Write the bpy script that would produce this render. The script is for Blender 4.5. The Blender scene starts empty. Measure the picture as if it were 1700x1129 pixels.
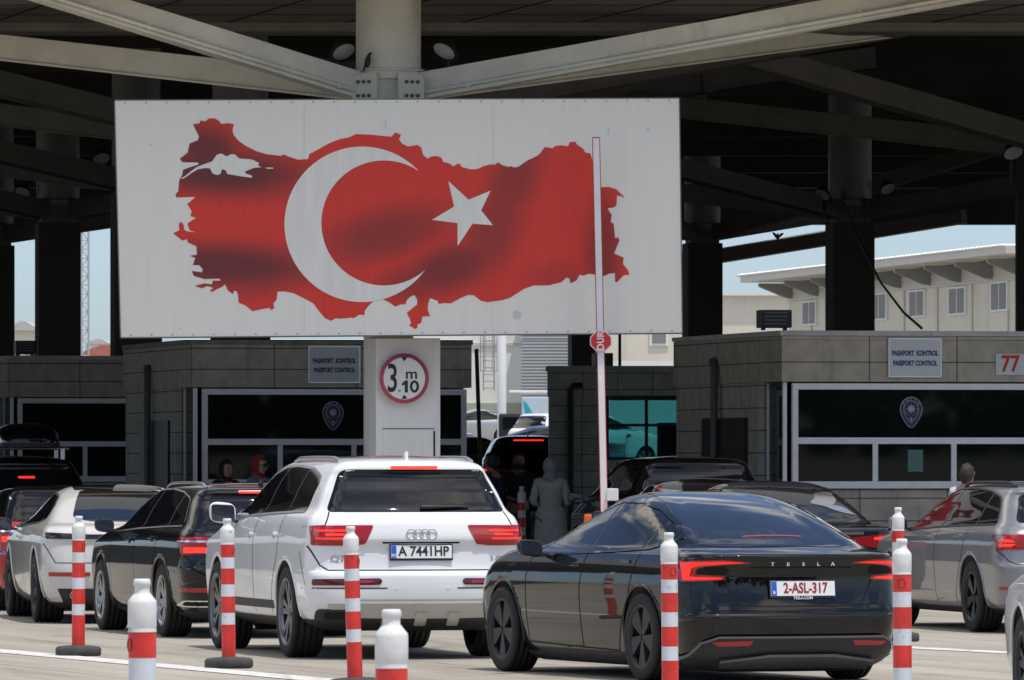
import bpy, bmesh, math, random
import numpy as np
from mathutils import Vector, Matrix, geometry
from mathutils.bvhtree import BVHTree
random.seed(7)
SC = bpy.context.scene
COL = SC.collection
PI = math.pi
F, HZ, HC = 12500.0, 758.0, 1.7        # focal length in photo pixels, horizon row, eye height

# ------------------------------------------------------------------ camera, world, sun, exposure
cam_d = bpy.data.cameras.new('camera')
cam = bpy.data.objects.new('camera', cam_d); COL.objects.link(cam)
cam.location = (0, 0, HC); cam.rotation_euler = (PI/2, 0, 0)
cam_d.sensor_width = 36.0; cam_d.lens = 36.0*F/1700.0
cam_d.shift_y = (HZ-564.5)/1700.0
cam_d.clip_start = 1.0; cam_d.clip_end = 6000.0
cam_d.dof.use_dof = True; cam_d.dof.focus_distance = 62.0; cam_d.dof.aperture_fstop = 26.0
SC.camera = cam

SUN_EL, SUN_AZ = math.radians(73), math.radians(138)      # azimuth clockwise from +Y
world = bpy.data.worlds.new('World'); SC.world = world; world.use_nodes = True
wn = world.node_tree.nodes; wl = world.node_tree.links; wn.clear()
wo = wn.new('ShaderNodeOutputWorld'); wb = wn.new('ShaderNodeBackground'); ws = wn.new('ShaderNodeTexSky')
ws.sky_type = 'NISHITA'; ws.sun_disc = False; ws.sun_elevation = SUN_EL; ws.sun_rotation = SUN_AZ
ws.air_density = 0.65; ws.dust_density = 0.85; ws.ozone_density = 4.5
# broken bright cloud over the upper sky (the black car's windows mirror it); clear towards the horizon
wt = wn.new('ShaderNodeTexCoord'); wz = wn.new('ShaderNodeSeparateXYZ'); wl.new(wt.outputs['Generated'], wz.inputs[0])
wmp = wn.new('ShaderNodeMapping'); wmp.inputs['Scale'].default_value = (1, 1, 1.9); wmp.inputs['Location'].default_value = (3.1, .4, 0); wl.new(wt.outputs['Generated'], wmp.inputs[0])
wnz = wn.new('ShaderNodeTexNoise'); wnz.inputs['Scale'].default_value = 2.3; wnz.inputs['Detail'].default_value = 7; wnz.inputs['Roughness'].default_value = .55; wl.new(wmp.outputs[0], wnz.inputs['Vector'])
wr = wn.new('ShaderNodeMapRange'); wr.interpolation_type = 'SMOOTHSTEP'; wr.inputs[1].default_value = .46; wr.inputs[2].default_value = .62; wl.new(wnz.outputs['Fac'], wr.inputs[0])
we = wn.new('ShaderNodeMapRange'); we.interpolation_type = 'SMOOTHSTEP'; we.inputs[1].default_value = .10; we.inputs[2].default_value = .30; wl.new(wz.outputs[2], we.inputs[0])
wm = wn.new('ShaderNodeMath'); wm.operation = 'MULTIPLY'; wl.new(wr.outputs[0], wm.inputs[0]); wl.new(we.outputs[0], wm.inputs[1])
wx = wn.new('ShaderNodeMix'); wx.data_type = 'RGBA'; wl.new(wm.outputs[0], wx.inputs[0]); wl.new(ws.outputs[0], wx.inputs[6]); wx.inputs[7].default_value = (10.0, 9.4, 8.3, 1)
wl.new(wx.outputs[2], wb.inputs[0]); wb.inputs[1].default_value = 0.15
wl.new(wb.outputs[0], wo.inputs[0])
sd = bpy.data.lights.new('sun', 'SUN'); sd.energy = 3.0; sd.angle = math.radians(0.53); sd.color = (1.0, 0.955, 0.89)
sun = bpy.data.objects.new('sun', sd); COL.objects.link(sun)
S = Vector((math.cos(SUN_EL)*math.sin(SUN_AZ), math.cos(SUN_EL)*math.cos(SUN_AZ), math.sin(SUN_EL)))
sun.rotation_euler = (-S).to_track_quat('-Z', 'Y').to_euler(); sun.location = S*60
SC.view_settings.view_transform = 'Standard'; SC.view_settings.look = 'None'
SC.view_settings.exposure = 0.10; SC.view_settings.gamma = 1.0
SC.render.engine = 'CYCLES'
SC.cycles.max_bounces = 8; SC.cycles.diffuse_bounces = 4; SC.cycles.glossy_bounces = 4
SC.cycles.sample_clamp_indirect = 6.0

# ------------------------------------------------------------------ helpers
def at(x, y, d):
    """point seen at photo pixel (x, y) at depth d"""
    return Vector(((x-850.0)*d/F, d, HC-(y-HZ)*d/F))
def gz(d):                                   # the ground climbs gently behind the booths
    return max(0.0, d-110.0)*0.0115
def on_ground(x, y):
    d = F*HC/(y-HZ); return Vector(((x-850.0)*d/F, d, 0.0))

MATS = {}
def mat(name, col=(.5,.5,.5), rough=.6, metal=0.0, coat=0.0, emit=None, es=0.0, spec=.5, noise=None, bump=None, coat_rough=.03):
    """noise=(scale, amount[, stretch xyz]) mottles the colour; bump=(scale, strength)"""
    if name in MATS: return MATS[name]
    m = bpy.data.materials.new(name); m.use_nodes = True; MATS[name] = m
    nt = m.node_tree; n = nt.nodes; l = nt.links; b = n['Principled BSDF']
    b.inputs['Base Color'].default_value = (*col, 1); b.inputs['Roughness'].default_value = rough
    b.inputs['Metallic'].default_value = metal; b.inputs['Coat Weight'].default_value = coat
    b.inputs['Coat Roughness'].default_value = coat_rough
    b.inputs['Specular IOR Level'].default_value = spec
    if emit:
        b.inputs['Emission Color'].default_value = (*emit, 1); b.inputs['Emission Strength'].default_value = es
    if noise or bump:
        tc = n.new('ShaderNodeTexCoord')
    if noise:
        mp = n.new('ShaderNodeMapping'); l.new(tc.outputs['Object'], mp.inputs['Vector'])
        if len(noise) > 2: mp.inputs['Scale'].default_value = noise[2]
        nz = n.new('ShaderNodeTexNoise'); nz.inputs['Scale'].default_value = noise[0]; nz.inputs['Detail'].default_value = 6
        nz.inputs['Roughness'].default_value = .62
        l.new(mp.outputs[0], nz.inputs['Vector'])
        r = n.new('ShaderNodeMapRange'); r.inputs[1].default_value = .3; r.inputs[2].default_value = .72
        r.inputs[3].default_value = 1-noise[1]; r.inputs[4].default_value = 1+noise[1]*.5
        l.new(nz.outputs['Fac'], r.inputs[0])
        mx = n.new('ShaderNodeMix'); mx.data_type = 'RGBA'; mx.blend_type = 'MULTIPLY'; mx.inputs[0].default_value = 1
        mx.inputs[6].default_value = (*col, 1); l.new(r.outputs[0], mx.inputs[7]); l.new(mx.outputs[2], b.inputs['Base Color'])
        rr = n.new('ShaderNodeMapRange'); rr.inputs[3].default_value = max(0, rough-.06); rr.inputs[4].default_value = min(1, rough+.1)
        l.new(nz.outputs['Fac'], rr.inputs[0]); l.new(rr.outputs[0], b.inputs['Roughness'])
    if bump:
        bz = n.new('ShaderNodeTexNoise'); bz.inputs['Scale'].default_value = bump[0]; bz.inputs['Detail'].default_value = 4
        l.new(tc.outputs['Object'], bz.inputs['Vector'])
        bp = n.new('ShaderNodeBump'); bp.inputs['Strength'].default_value = bump[1]; bp.inputs['Distance'].default_value = .02
        l.new(bz.outputs['Fac'], bp.inputs['Height']); l.new(bp.outputs[0], b.inputs['Normal'])
    return m

def link(name, me, parent=None, loc=None):
    o = bpy.data.objects.new(name, me); COL.objects.link(o)
    if parent is not None: o.parent = parent
    if loc is not None: o.location = loc
    return o
def tag(o, label=None, cat=None, group=None, kind=None):
    if label: o['label'] = label
    if cat: o['category'] = cat
    if group: o['group'] = group
    if kind: o['kind'] = kind
    return o
def thing(name, label, cat, loc=(0,0,0), rz=0.0, group=None):
    o = bpy.data.objects.new(name, None); COL.objects.link(o); o.empty_display_size = .2
    o.location = loc; o.rotation_euler = (0, 0, rz)
    return tag(o, label, cat, group)

class MB:
    """collects shapes for ONE mesh object"""
    def __init__(s): s.v = []; s.f = []; s.m = []; s.sm = []; s.cur = 0
    def add(s, vs, fs, smooth=False):
        o = len(s.v); s.v += [tuple(v) for v in vs]
        for f in fs: s.f.append([i+o for i in f]); s.m.append(s.cur); s.sm.append(smooth)
        return s
    def box(s, c, size, rz=0.0, M=None, bev=0.0):
        x, y, z = size[0]/2, size[1]/2, size[2]/2
        if bev > 0:
            bm = bmesh.new(); bmesh.ops.create_cube(bm, size=1)
            bmesh.ops.scale(bm, vec=size, verts=bm.verts)
            bmesh.ops.bevel(bm, geom=list(bm.edges), offset=bev, segments=2, affect='EDGES', profile=.6)
            vs = [v.co.copy() for v in bm.verts]; bm.verts.index_update(); fs = [[v.index for v in f.verts] for f in bm.faces]; bm.free()
        else:
            vs = [Vector((a*x, b*y, e*z)) for a in (-1,1) for b in (-1,1) for e in (-1,1)]
            fs = [(0,1,3,2),(4,6,7,5),(0,4,5,1),(2,3,7,6),(0,2,6,4),(1,5,7,3)]
        R = M if M is not None else Matrix.Rotation(rz, 3, 'Z')
        return s.add([R @ v + Vector(c) for v in vs], fs)
    def bar(s, a, b, w, h, up=(0,0,1)):
        """box beam of width w and height h from a to b"""
        a = Vector(a); b = Vector(b); d = (b-a); L = d.length; d.normalize()
        side = d.cross(Vector(up))
        if side.length < 1e-4: side = Vector((1,0,0))
        side.normalize(); u = side.cross(d)
        M = Matrix((d, side, u)).transposed()
        return s.box((a+b)/2, (L, w, h), M=M)
    def tube(s, path, r, n=10, caps=True, smooth=True):
        path = [Vector(p) for p in path]; rs = r if isinstance(r, (list, tuple)) else [r]*len(path)
        vs = []; prev = None
        for i, p in enumerate(path):
            t = (path[min(i+1, len(path)-1)]-path[max(i-1, 0)]).normalized()
            if prev is None:
                a = t.cross(Vector((0,0,1)));
                if a.length < 1e-3: a = t.cross(Vector((1,0,0)))
            else: a = prev-t*prev.dot(t)
            a.normalize(); prev = a; b = t.cross(a)
            for k in range(n):
                q = 2*PI*k/n; vs.append(p+(a*math.cos(q)+b*math.sin(q))*rs[i])
        fs = []
        for i in range(len(path)-1):
            for k in range(n):
                k2 = (k+1) % n; fs.append((i*n+k, i*n+k2, (i+1)*n+k2, (i+1)*n+k))
        s.add(vs, fs, smooth)
        if caps:
            s.add([vs[k] for k in range(n)], [list(range(n))[::-1]]); s.add([vs[-n+k] for k in range(n)], [list(range(n))])
        return s
    def lathe(s, prof, n=24, M=None, smooth=True, mats=None):
        """prof: (radius, height) pairs about local z"""
        vs = []
        for r, h in prof:
            for k in range(n): vs.append(Vector((r*math.cos(2*PI*k/n), r*math.sin(2*PI*k/n), h)))
        if M is not None: vs = [M @ v for v in vs]
        keep = s.cur; o = len(s.v); s.v += [tuple(v) for v in vs]
        for i in range(len(prof)-1):
            if mats: s.cur = mats[i]
            for k in range(n):
                k2 = (k+1) % n
                s.f.append([o+i*n+k, o+i*n+k2, o+(i+1)*n+k2, o+(i+1)*n+k]); s.m.append(s.cur); s.sm.append(smooth)
        s.cur = keep
        return s
    def prism(s, poly, fn, t0, t1):
        """poly of 2D points; fn(u, v, t) -> 3D"""
        n = len(poly)
        tris = geometry.tessellate_polygon([[Vector((p[0], p[1], 0)) for p in poly]])
        A = [fn(p[0], p[1], t0) for p in poly]; B = [fn(p[0], p[1], t1) for p in poly]
        s.add(A, [list(t) for t in tris]); s.add(B, [list(t)[::-1] for t in tris])
        s.add(A+B, [(i, (i+1) % n, n+(i+1) % n, n+i) for i in range(n)])
        return s
    def build(s, name, mats, parent=None, loc=None, fix=True, autosmooth=None):
        me = bpy.data.meshes.new(name); me.from_pydata(s.v, [], s.f)
        for m in (mats if isinstance(mats, (list, tuple)) else [mats]): me.materials.append(m)
        me.polygons.foreach_set('material_index', s.m); me.polygons.foreach_set('use_smooth', s.sm)
        if fix:
            bm = bmesh.new(); bm.from_mesh(me); bmesh.ops.recalc_face_normals(bm, faces=bm.faces); bm.to_mesh(me); bm.free()
        me.update()
        return link(name, me, parent, loc)

def text_mesh(txt, size, extr=.002, bold=0.0, align='CENTER', sx=1.0, space=1.0):
    cu = bpy.data.curves.new('lettering', 'FONT'); cu.body = txt; cu.size = size; cu.extrude = extr; cu.offset = bold
    cu.align_x = align; cu.align_y = 'CENTER'; cu.space_character = space; cu.resolution_u = 3
    o = bpy.data.objects.new('lettering', cu); COL.objects.link(o)
    dg = bpy.context.evaluated_depsgraph_get(); dg.update()
    me = bpy.data.meshes.new_from_object(o.evaluated_get(dg)); bpy.data.objects.remove(o); bpy.data.curves.remove(cu)
    if sx != 1.0: me.transform(Matrix.Diagonal((sx, 1, 1, 1)))
    me.materials.clear(); return me
def letters(name, txt, size, m, parent, M, **k):
    """lettering readable from the side its local +z faces, M places it (4x4, parent space)"""
    me = text_mesh(txt, size, **k); me.transform(M); me.materials.append(m)
    return link(name, me, parent)
FACE_CAM = Matrix.Rotation(PI/2, 4, 'X')                  # text facing -Y
def rounded(poly, r, n=4):
    out = []; N = len(poly)
    rs = r if isinstance(r, (list, tuple)) else [r]*N
    for i in range(N):
        p0 = Vector(poly[i-1]); p = Vector(poly[i]); p1 = Vector(poly[(i+1) % N])
        a = (p0-p); b = (p1-p); q = min(rs[i], a.length*.45, b.length*.45)
        if q < 1e-5: out.append(tuple(p)); continue
        A = p+a.normalized()*q; B = p+b.normalized()*q
        for k in range(n+1):
            t = k/n; out.append(tuple(A*(1-t)**2+p*2*t*(1-t)+B*t*t))
    return out
def pip(x, y, poly):
    c = False; n = len(poly); j = n-1
    for i in range(n):
        xi, yi = poly[i]; xj, yj = poly[j]
        if (yi > y) != (yj > y) and x < (xj-xi)*(y-yi)/(yj-yi)+xi: c = not c
        j = i
    return c
def skin_mesh(name, verts, edges, radii, root=0, sub=2):
    me = bpy.data.meshes.new(name); me.from_pydata(verts, edges, [])
    o = bpy.data.objects.new(name, me); COL.objects.link(o)
    md = o.modifiers.new('s', 'SKIN'); md.use_smooth_shade = True
    for i, r in enumerate(radii):
        r = r if isinstance(r, (tuple, list)) else (r, r)
        me.skin_vertices[0].data[i].radius = r
    me.skin_vertices[0].data[root].use_root = True
    ms = o.modifiers.new('d', 'SUBSURF'); ms.levels = sub; ms.render_levels = sub
    dg = bpy.context.evaluated_depsgraph_get(); dg.update()
    out = bpy.data.meshes.new_from_object(o.evaluated_get(dg)); bpy.data.objects.remove(o); bpy.data.meshes.remove(me)
    out.polygons.foreach_set('use_smooth', [True]*len(out.polygons))
    return out

def scuff(m, scale, lo, hi, col, stretch=(1, 1, 1), amt=.8):
    """worn or dirty patches with a shape of their own over an existing material"""
    n = m.node_tree.nodes; l = m.node_tree.links; b = n['Principled BSDF']; i = b.inputs['Base Color']
    tc = n.new('ShaderNodeTexCoord'); mp = n.new('ShaderNodeMapping'); mp.inputs['Scale'].default_value = stretch; mp.inputs['Location'].default_value = (1.7, 4.3, 2.9)
    oi = n.new('ShaderNodeObjectInfo'); ad = n.new('ShaderNodeVectorMath'); ad.operation = 'ADD'; sc_ = n.new('ShaderNodeVectorMath'); sc_.operation = 'SCALE'; sc_.inputs['Scale'].default_value = .37
    l.new(oi.outputs['Location'], sc_.inputs[0]); l.new(tc.outputs['Object'], ad.inputs[0]); l.new(sc_.outputs[0], ad.inputs[1]); l.new(ad.outputs[0], mp.inputs[0])
    z = n.new('ShaderNodeTexNoise'); z.inputs['Scale'].default_value = scale; z.inputs['Detail'].default_value = 7; z.inputs['Roughness'].default_value = .68; l.new(mp.outputs[0], z.inputs['Vector'])
    r = n.new('ShaderNodeMapRange'); r.inputs[1].default_value = lo; r.inputs[2].default_value = hi; r.inputs[4].default_value = amt; l.new(z.outputs['Fac'], r.inputs[0])
    x = n.new('ShaderNodeMix'); x.data_type = 'RGBA'; l.new(r.outputs[0], x.inputs[0]); x.inputs[7].default_value = (*col, 1)
    if i.is_linked: l.new(i.links[0].from_socket, x.inputs[6])
    else: x.inputs[6].default_value = i.default_value
    l.new(x.outputs[2], i); return m

# ------------------------------------------------------------------ materials
WHITE_PAINT = mat('white_paint', (.78,.78,.76), .45, noise=(3, .10))
BLACK_PLASTIC = mat('black_plastic', (.02,.02,.021), .55)
RUBBER = mat('rubber', (.013,.0125,.012), .75, noise=(14, .35))
CHROME = mat('chrome', (.75,.76,.78), .12, 1.0)
ALU = mat('brushed_aluminium', (.55,.56,.58), .3, 1.0)
GLASS = mat('tinted_car_glass', (.006,.007,.009), .02, spec=.55)
RED_LENS = mat('red_lens', (.35,.008,.012), .08, coat=.6)
DARK_LENS = mat('dark_red_lens', (.09,.006,.010), .08, coat=.6)
GLOW = mat('lit_brake_light', (.8,.03,.02), .3, emit=(1,.025,.012), es=1.5)
GLOW_SOFT = mat('lit_tail_light', (.7,.03,.02), .3, emit=(1,.03,.015), es=.5)
GAP = mat('panel_gap', (.004,.004,.004), .9)
PLATE_W = mat('plate_white', (.8,.8,.8), .35)
PLATE_BLUE = mat('plate_blue', (.015,.11,.55), .4)
PLATE_TXT = mat('plate_black', (.02,.02,.025), .5)
PLATE_RED = mat('plate_red', (.30,.012,.02), .5)
RIM_DARK = mat('dark_alloy', (.05,.05,.053), .4, .6)
RIM_SILVER = mat('machined_alloy', (.42,.42,.43), .3, .9)
# ------------------------------------------------------------------ setting: ground, lane lines, canopy, booths, buildings
def ground_material():
    m = bpy.data.materials.new('concrete_paving'); m.use_nodes = True; nt = m.node_tree; n = nt.nodes; l = nt.links; b = n['Principled BSDF']
    tc = n.new('ShaderNodeTexCoord'); mp = n.new('ShaderNodeMapping'); mp.inputs['Rotation'].default_value = (0, 0, math.radians(-17)); l.new(tc.outputs['Object'], mp.inputs[0])
    def noise(scale, det, stretch=None):
        q = n.new('ShaderNodeTexNoise'); q.inputs['Scale'].default_value = scale; q.inputs['Detail'].default_value = det; q.inputs['Roughness'].default_value = .65
        if stretch:
            m2 = n.new('ShaderNodeMapping'); m2.inputs['Scale'].default_value = stretch; l.new(mp.outputs[0], m2.inputs[0]); l.new(m2.outputs[0], q.inputs['Vector'])
        else: l.new(mp.outputs[0], q.inputs['Vector'])
        return q
    a = noise(.5, 8, (1.6, .22, 1)); f = noise(24, 4); s = noise(1.3, 5, (1.2, .10, 1))
    r1 = n.new('ShaderNodeValToRGB'); r1.color_ramp.elements[0].position = .32; r1.color_ramp.elements[1].position = .72
    r1.color_ramp.elements[0].color = (.31,.28,.235,1); r1.color_ramp.elements[1].color = (.445,.405,.34,1); l.new(a.outputs['Fac'], r1.inputs[0])
    r2 = n.new('ShaderNodeMapRange'); r2.inputs[1].default_value = .3; r2.inputs[2].default_value = .75; r2.inputs[3].default_value = .86; r2.inputs[4].default_value = 1.08; l.new(f.outputs['Fac'], r2.inputs[0])
    r3 = n.new('ShaderNodeMapRange'); r3.inputs[1].default_value = .56; r3.inputs[2].default_value = .72; r3.inputs[3].default_value = 1.0; r3.inputs[4].default_value = .60; l.new(s.outputs['Fac'], r3.inputs[0])
    bt = n.new('ShaderNodeTexBrick'); bt.inputs['Scale'].default_value = 1; bt.inputs['Brick Width'].default_value = 3.5; bt.inputs['Row Height'].default_value = 5
    bt.offset = 0; bt.inputs['Mortar Size'].default_value = .016; bt.inputs['Mortar Smooth'].default_value = .3
    bt.inputs['Color1'].default_value = (1,1,1,1); bt.inputs['Color2'].default_value = (.93,.93,.92,1); bt.inputs['Mortar'].default_value = (.42,.41,.39,1); l.new(mp.outputs[0], bt.inputs['Vector'])
    o1 = noise(.85, 6, (1.5, .5, 1)); r4 = n.new('ShaderNodeMapRange'); r4.inputs[1].default_value = .60; r4.inputs[2].default_value = .68; r4.inputs[3].default_value = 1; r4.inputs[4].default_value = .68; l.new(o1.outputs['Fac'], r4.inputs[0])
    o2 = noise(1.0, 3, (1.9, .03, 1)); r5 = n.new('ShaderNodeMapRange'); r5.inputs[1].default_value = .5; r5.inputs[2].default_value = .66; r5.inputs[3].default_value = 1.03; r5.inputs[4].default_value = .82; l.new(o2.outputs['Fac'], r5.inputs[0])
    mul = None; prev = r1.outputs[0]
    for o in (r2.outputs[0], r3.outputs[0], r4.outputs[0], r5.outputs[0], bt.outputs['Color']):
        x = n.new('ShaderNodeMix'); x.data_type = 'RGBA'; x.blend_type = 'MULTIPLY'; x.inputs[0].default_value = 1; l.new(prev, x.inputs[6]); l.new(o, x.inputs[7]); prev = x.outputs[2]
    l.new(prev, b.inputs['Base Color']); b.inputs['Roughness'].default_value = .82
    bp = n.new('ShaderNodeBump'); bp.inputs['Strength'].default_value = .25; bp.inputs['Distance'].default_value = .01; l.new(f.outputs['Fac'], bp.inputs['Height']); l.new(bp.outputs[0], b.inputs['Normal'])
    return m
mb = MB()
ys = [-3000, -300, -60, 0, 40, 70, 90, 110, 130, 160, 200, 250, 300, 4000]
xs = [-3000, -300, -60, 0, 60, 300, 3000]
vs = [(x, y, gz(min(y, 300))) for y in ys for x in xs]
mb.add(vs, [(j*len(xs)+i, j*len(xs)+i+1, (j+1)*len(xs)+i+1, (j+1)*len(xs)+i) for j in range(len(ys)-1) for i in range(len(xs)-1)])
tag(mb.build('ground', ground_material()), kind='structure')
LINE = scuff(mat('road_marking_white', (.74,.73,.70), .6, noise=(5, .28)), 7, .54, .66, (.36,.34,.30), (1, .25, 1))
def lane_line(a, b, w):
    a = Vector((a.x, a.y, .005)); b = Vector((b.x, b.y, .005)); d = (b-a).normalized(); s_ = Vector((-d.y, d.x, 0))*w/2
    k = 24; v = []
    for i in range(k+1):
        p = a.lerp(b, i/k); v += [p+s_, p-s_]
    mb = MB(); mb.add(v, [(2*i, 2*i+1, 2*i+3, 2*i+2) for i in range(k)]); tag(mb.build('lane_line', LINE), kind='structure')
A, B = on_ground(0, 1082), on_ground(330, 1112); D = (B-A); lane_line(A-D*2.2, B+D*4, .34)
A, B = on_ground(1520, 1077), on_ground(1672, 1085); D = (B-A); lane_line(A-D*.3, B+D*6, .30)

# ---- canopy roof
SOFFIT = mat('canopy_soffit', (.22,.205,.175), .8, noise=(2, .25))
CEIL = mat('canopy_ceiling_dark', (.075,.07,.062), .9, noise=(.7, .3))  # colour kept dark to hold the ceiling in shade
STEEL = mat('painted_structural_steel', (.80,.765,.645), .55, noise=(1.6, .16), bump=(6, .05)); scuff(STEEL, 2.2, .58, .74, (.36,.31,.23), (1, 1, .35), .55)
STEEL_BACK = mat('shade_darkened_steel', (.17,.16,.14), .7, noise=(1.6, .25))  # same steel as the front, colour darkened to stand in for shade
GROOVE = mat('soffit_joint', (.02,.019,.017), .9)
D0, D1, XR = 90.0, 196.0, 70.0
can = thing('canopy', 'dark flat canopy roof over the border control lanes', 'canopy', (0, 90, 0))
def cbox(mb, x0, x1, y0, y1, z0, z1): mb.box(((x0+x1)/2, (y0+y1)/2-90, (z0+z1)/2), (x1-x0, y1-y0, z1-z0)); return mb
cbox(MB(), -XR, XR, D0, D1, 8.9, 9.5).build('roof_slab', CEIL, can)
mb = MB(); cbox(mb, -XR, XR, D0, 100, 7.45, 7.9); mb.build('front_soffit', SOFFIT, can)
mb = MB(); cbox(mb, -XR, XR, 99.6, 100.25, 7.33, 7.447); cbox(mb, -XR, XR, 100.255, 100.6, 7.33, 8.1); mb.build('soffit_edge_beam', SOFFIT, can)
mb = MB(); cbox(mb, -XR, XR, D0-.35, D0-.003, 7.3, 9.6); mb.build('fascia', mat('canopy_fascia', (.5,.5,.48), .5), can)
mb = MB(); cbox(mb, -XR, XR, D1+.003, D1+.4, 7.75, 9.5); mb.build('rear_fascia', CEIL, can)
mb = MB()
for i in range(-9, 10):
    x = i*1.55; mb.bar((x, D0-90+.2, 7.447), (x-2.2, 9.5, 7.447), .035, .012)
for y in (91.4, 93.6, 95.7, 97.8): cbox(mb, -24, 24, y, y+.03, 7.441, 7.449)
mb.build('soffit_joint', GROOVE, can)
mb = MB()
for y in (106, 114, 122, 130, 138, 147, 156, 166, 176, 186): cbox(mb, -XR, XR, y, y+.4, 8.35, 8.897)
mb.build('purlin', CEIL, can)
mb = MB(); mb.tube([(at(1472, 42, 108)-Vector((0,90,0))), (at(1760, 47, 107)-Vector((0,90,0)))], .085, 12); mb.build('drain_pipe', STEEL_BACK, can)

COLB = mat('column_render_dark', (.085,.08,.072), .8, noise=(1.2, .25))  # backlit columns: their shade is put into a darkened colour
DUCT = mat('metal_column_wrap', (.17,.165,.155), .4, .5, noise=(1.5, .15))
BOLT = mat('bolt_steel', (.10,.095,.085), .5, .5)
def column(X, d, label, front=False, zfoot=0.0, struts=((144,11,.118),(54,16,.118),(-126,11,.118),(-36,16,.118)), ztop=8.9, wrap=True, w=.78, dz=0.0, group='steel tree columns under the canopy'):
    c = thing('canopy_column', label, 'column', (X, d, zfoot), 0, None)
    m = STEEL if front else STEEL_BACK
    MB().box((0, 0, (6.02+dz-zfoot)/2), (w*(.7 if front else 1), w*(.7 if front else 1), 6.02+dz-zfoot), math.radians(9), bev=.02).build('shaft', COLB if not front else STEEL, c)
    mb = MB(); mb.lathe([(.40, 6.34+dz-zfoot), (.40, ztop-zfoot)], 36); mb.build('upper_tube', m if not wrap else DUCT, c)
    mb = MB(); mb.box((0, 0, 6.2+dz-zfoot), (.66, .66, .48), math.radians(9), bev=.04)
    mb.lathe([(.30, 6.435+dz-zfoot), (.445, 6.435+dz-zfoot), (.445, 6.465+dz-zfoot), (.40, 6.47+dz-zfoot)], 36)
    gus = mb.build('collar', m, c)
    for ang, L, sl in struts:
        a = math.radians(ang); v = Vector((-math.sin(a), math.cos(a), 0))
        p0 = Vector((0, 0, 6.27+dz-zfoot))+v*.42; p1 = p0+v*L+Vector((0, 0, L*sl))
        mb = MB(); mb.bar(p0, p1, .24, .30); mb.bar(p0-Vector((0,0,.168)), p1-Vector((0,0,.168)), .30, .028)
        st = mb.build('strut', m, c)
        if front and abs(ang) > 90:
            sd_ = v.cross(Vector((0,0,1))); sd_ = sd_ if sd_.y < 0 else -sd_
            mb = MB(); mb.tube([p0+sd_*.155+Vector((0,0,-.10)), p0.lerp(p1,.45)+sd_*.158+Vector((0,0,-.105)), p1+sd_*.155+Vector((0,0,-.10))], .026, 8)
            for i in range(7):
                q = p0.lerp(p1, (i+.5)/7)+sd_*.145+Vector((0,0,-.10)); mb.bar(q-v*.02, q+v*.02, .05, .075)
            mb.build('conduit', m, st)
    if front:
        for sg in (-1, 1):
            Mg = Matrix.Translation((sg*.285, -.395, 6.21+dz-zfoot)) @ Matrix.Rotation(sg*.42, 4, 'Z')
            mb = MB(); mb.prism(rounded([(-.17,-.20),(.17,-.17),(.17,.17),(-.17,.20)], [.03,.09,.09,.03]), lambda u, v, t: Mg @ Vector((u*sg, t, v)), -.014, .014)
            gp = mb.build('gusset_plate', m, c)
            for i in range(3):
                for z in (-.085, .085):
                    mb = MB(); pc = Vector(((-.07+.075*i)*sg, 0, z)); mb.tube([Mg @ (pc+Vector((0,-.012,0))), Mg @ (pc+Vector((0,-.034,0)))], .024, 6); mb.build('bolt', BOLT, gp)
    return c
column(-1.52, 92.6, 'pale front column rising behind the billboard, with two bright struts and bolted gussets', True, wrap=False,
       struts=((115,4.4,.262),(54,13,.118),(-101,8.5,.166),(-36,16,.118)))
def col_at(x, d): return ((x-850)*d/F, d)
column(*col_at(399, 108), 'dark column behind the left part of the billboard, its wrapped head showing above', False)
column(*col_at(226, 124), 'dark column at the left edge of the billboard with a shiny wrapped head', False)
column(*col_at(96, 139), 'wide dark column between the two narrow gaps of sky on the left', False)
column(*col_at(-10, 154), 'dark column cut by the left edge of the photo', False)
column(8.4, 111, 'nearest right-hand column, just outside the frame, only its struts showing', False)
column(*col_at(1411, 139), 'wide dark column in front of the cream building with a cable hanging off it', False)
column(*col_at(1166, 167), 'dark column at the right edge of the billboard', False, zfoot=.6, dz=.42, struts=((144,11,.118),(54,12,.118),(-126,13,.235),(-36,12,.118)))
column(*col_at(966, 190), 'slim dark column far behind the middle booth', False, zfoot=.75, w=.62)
mb = MB(); v = at(1694, 300, 132); mb.box((0, 0, 3.6), (.6, .6, 7.2)); cc = mb.build('steel_post', COLB, None, (v.x+.23, 132, gz(132)))
tag(cc, 'dark post cut by the right edge of the photo', 'post')

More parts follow.
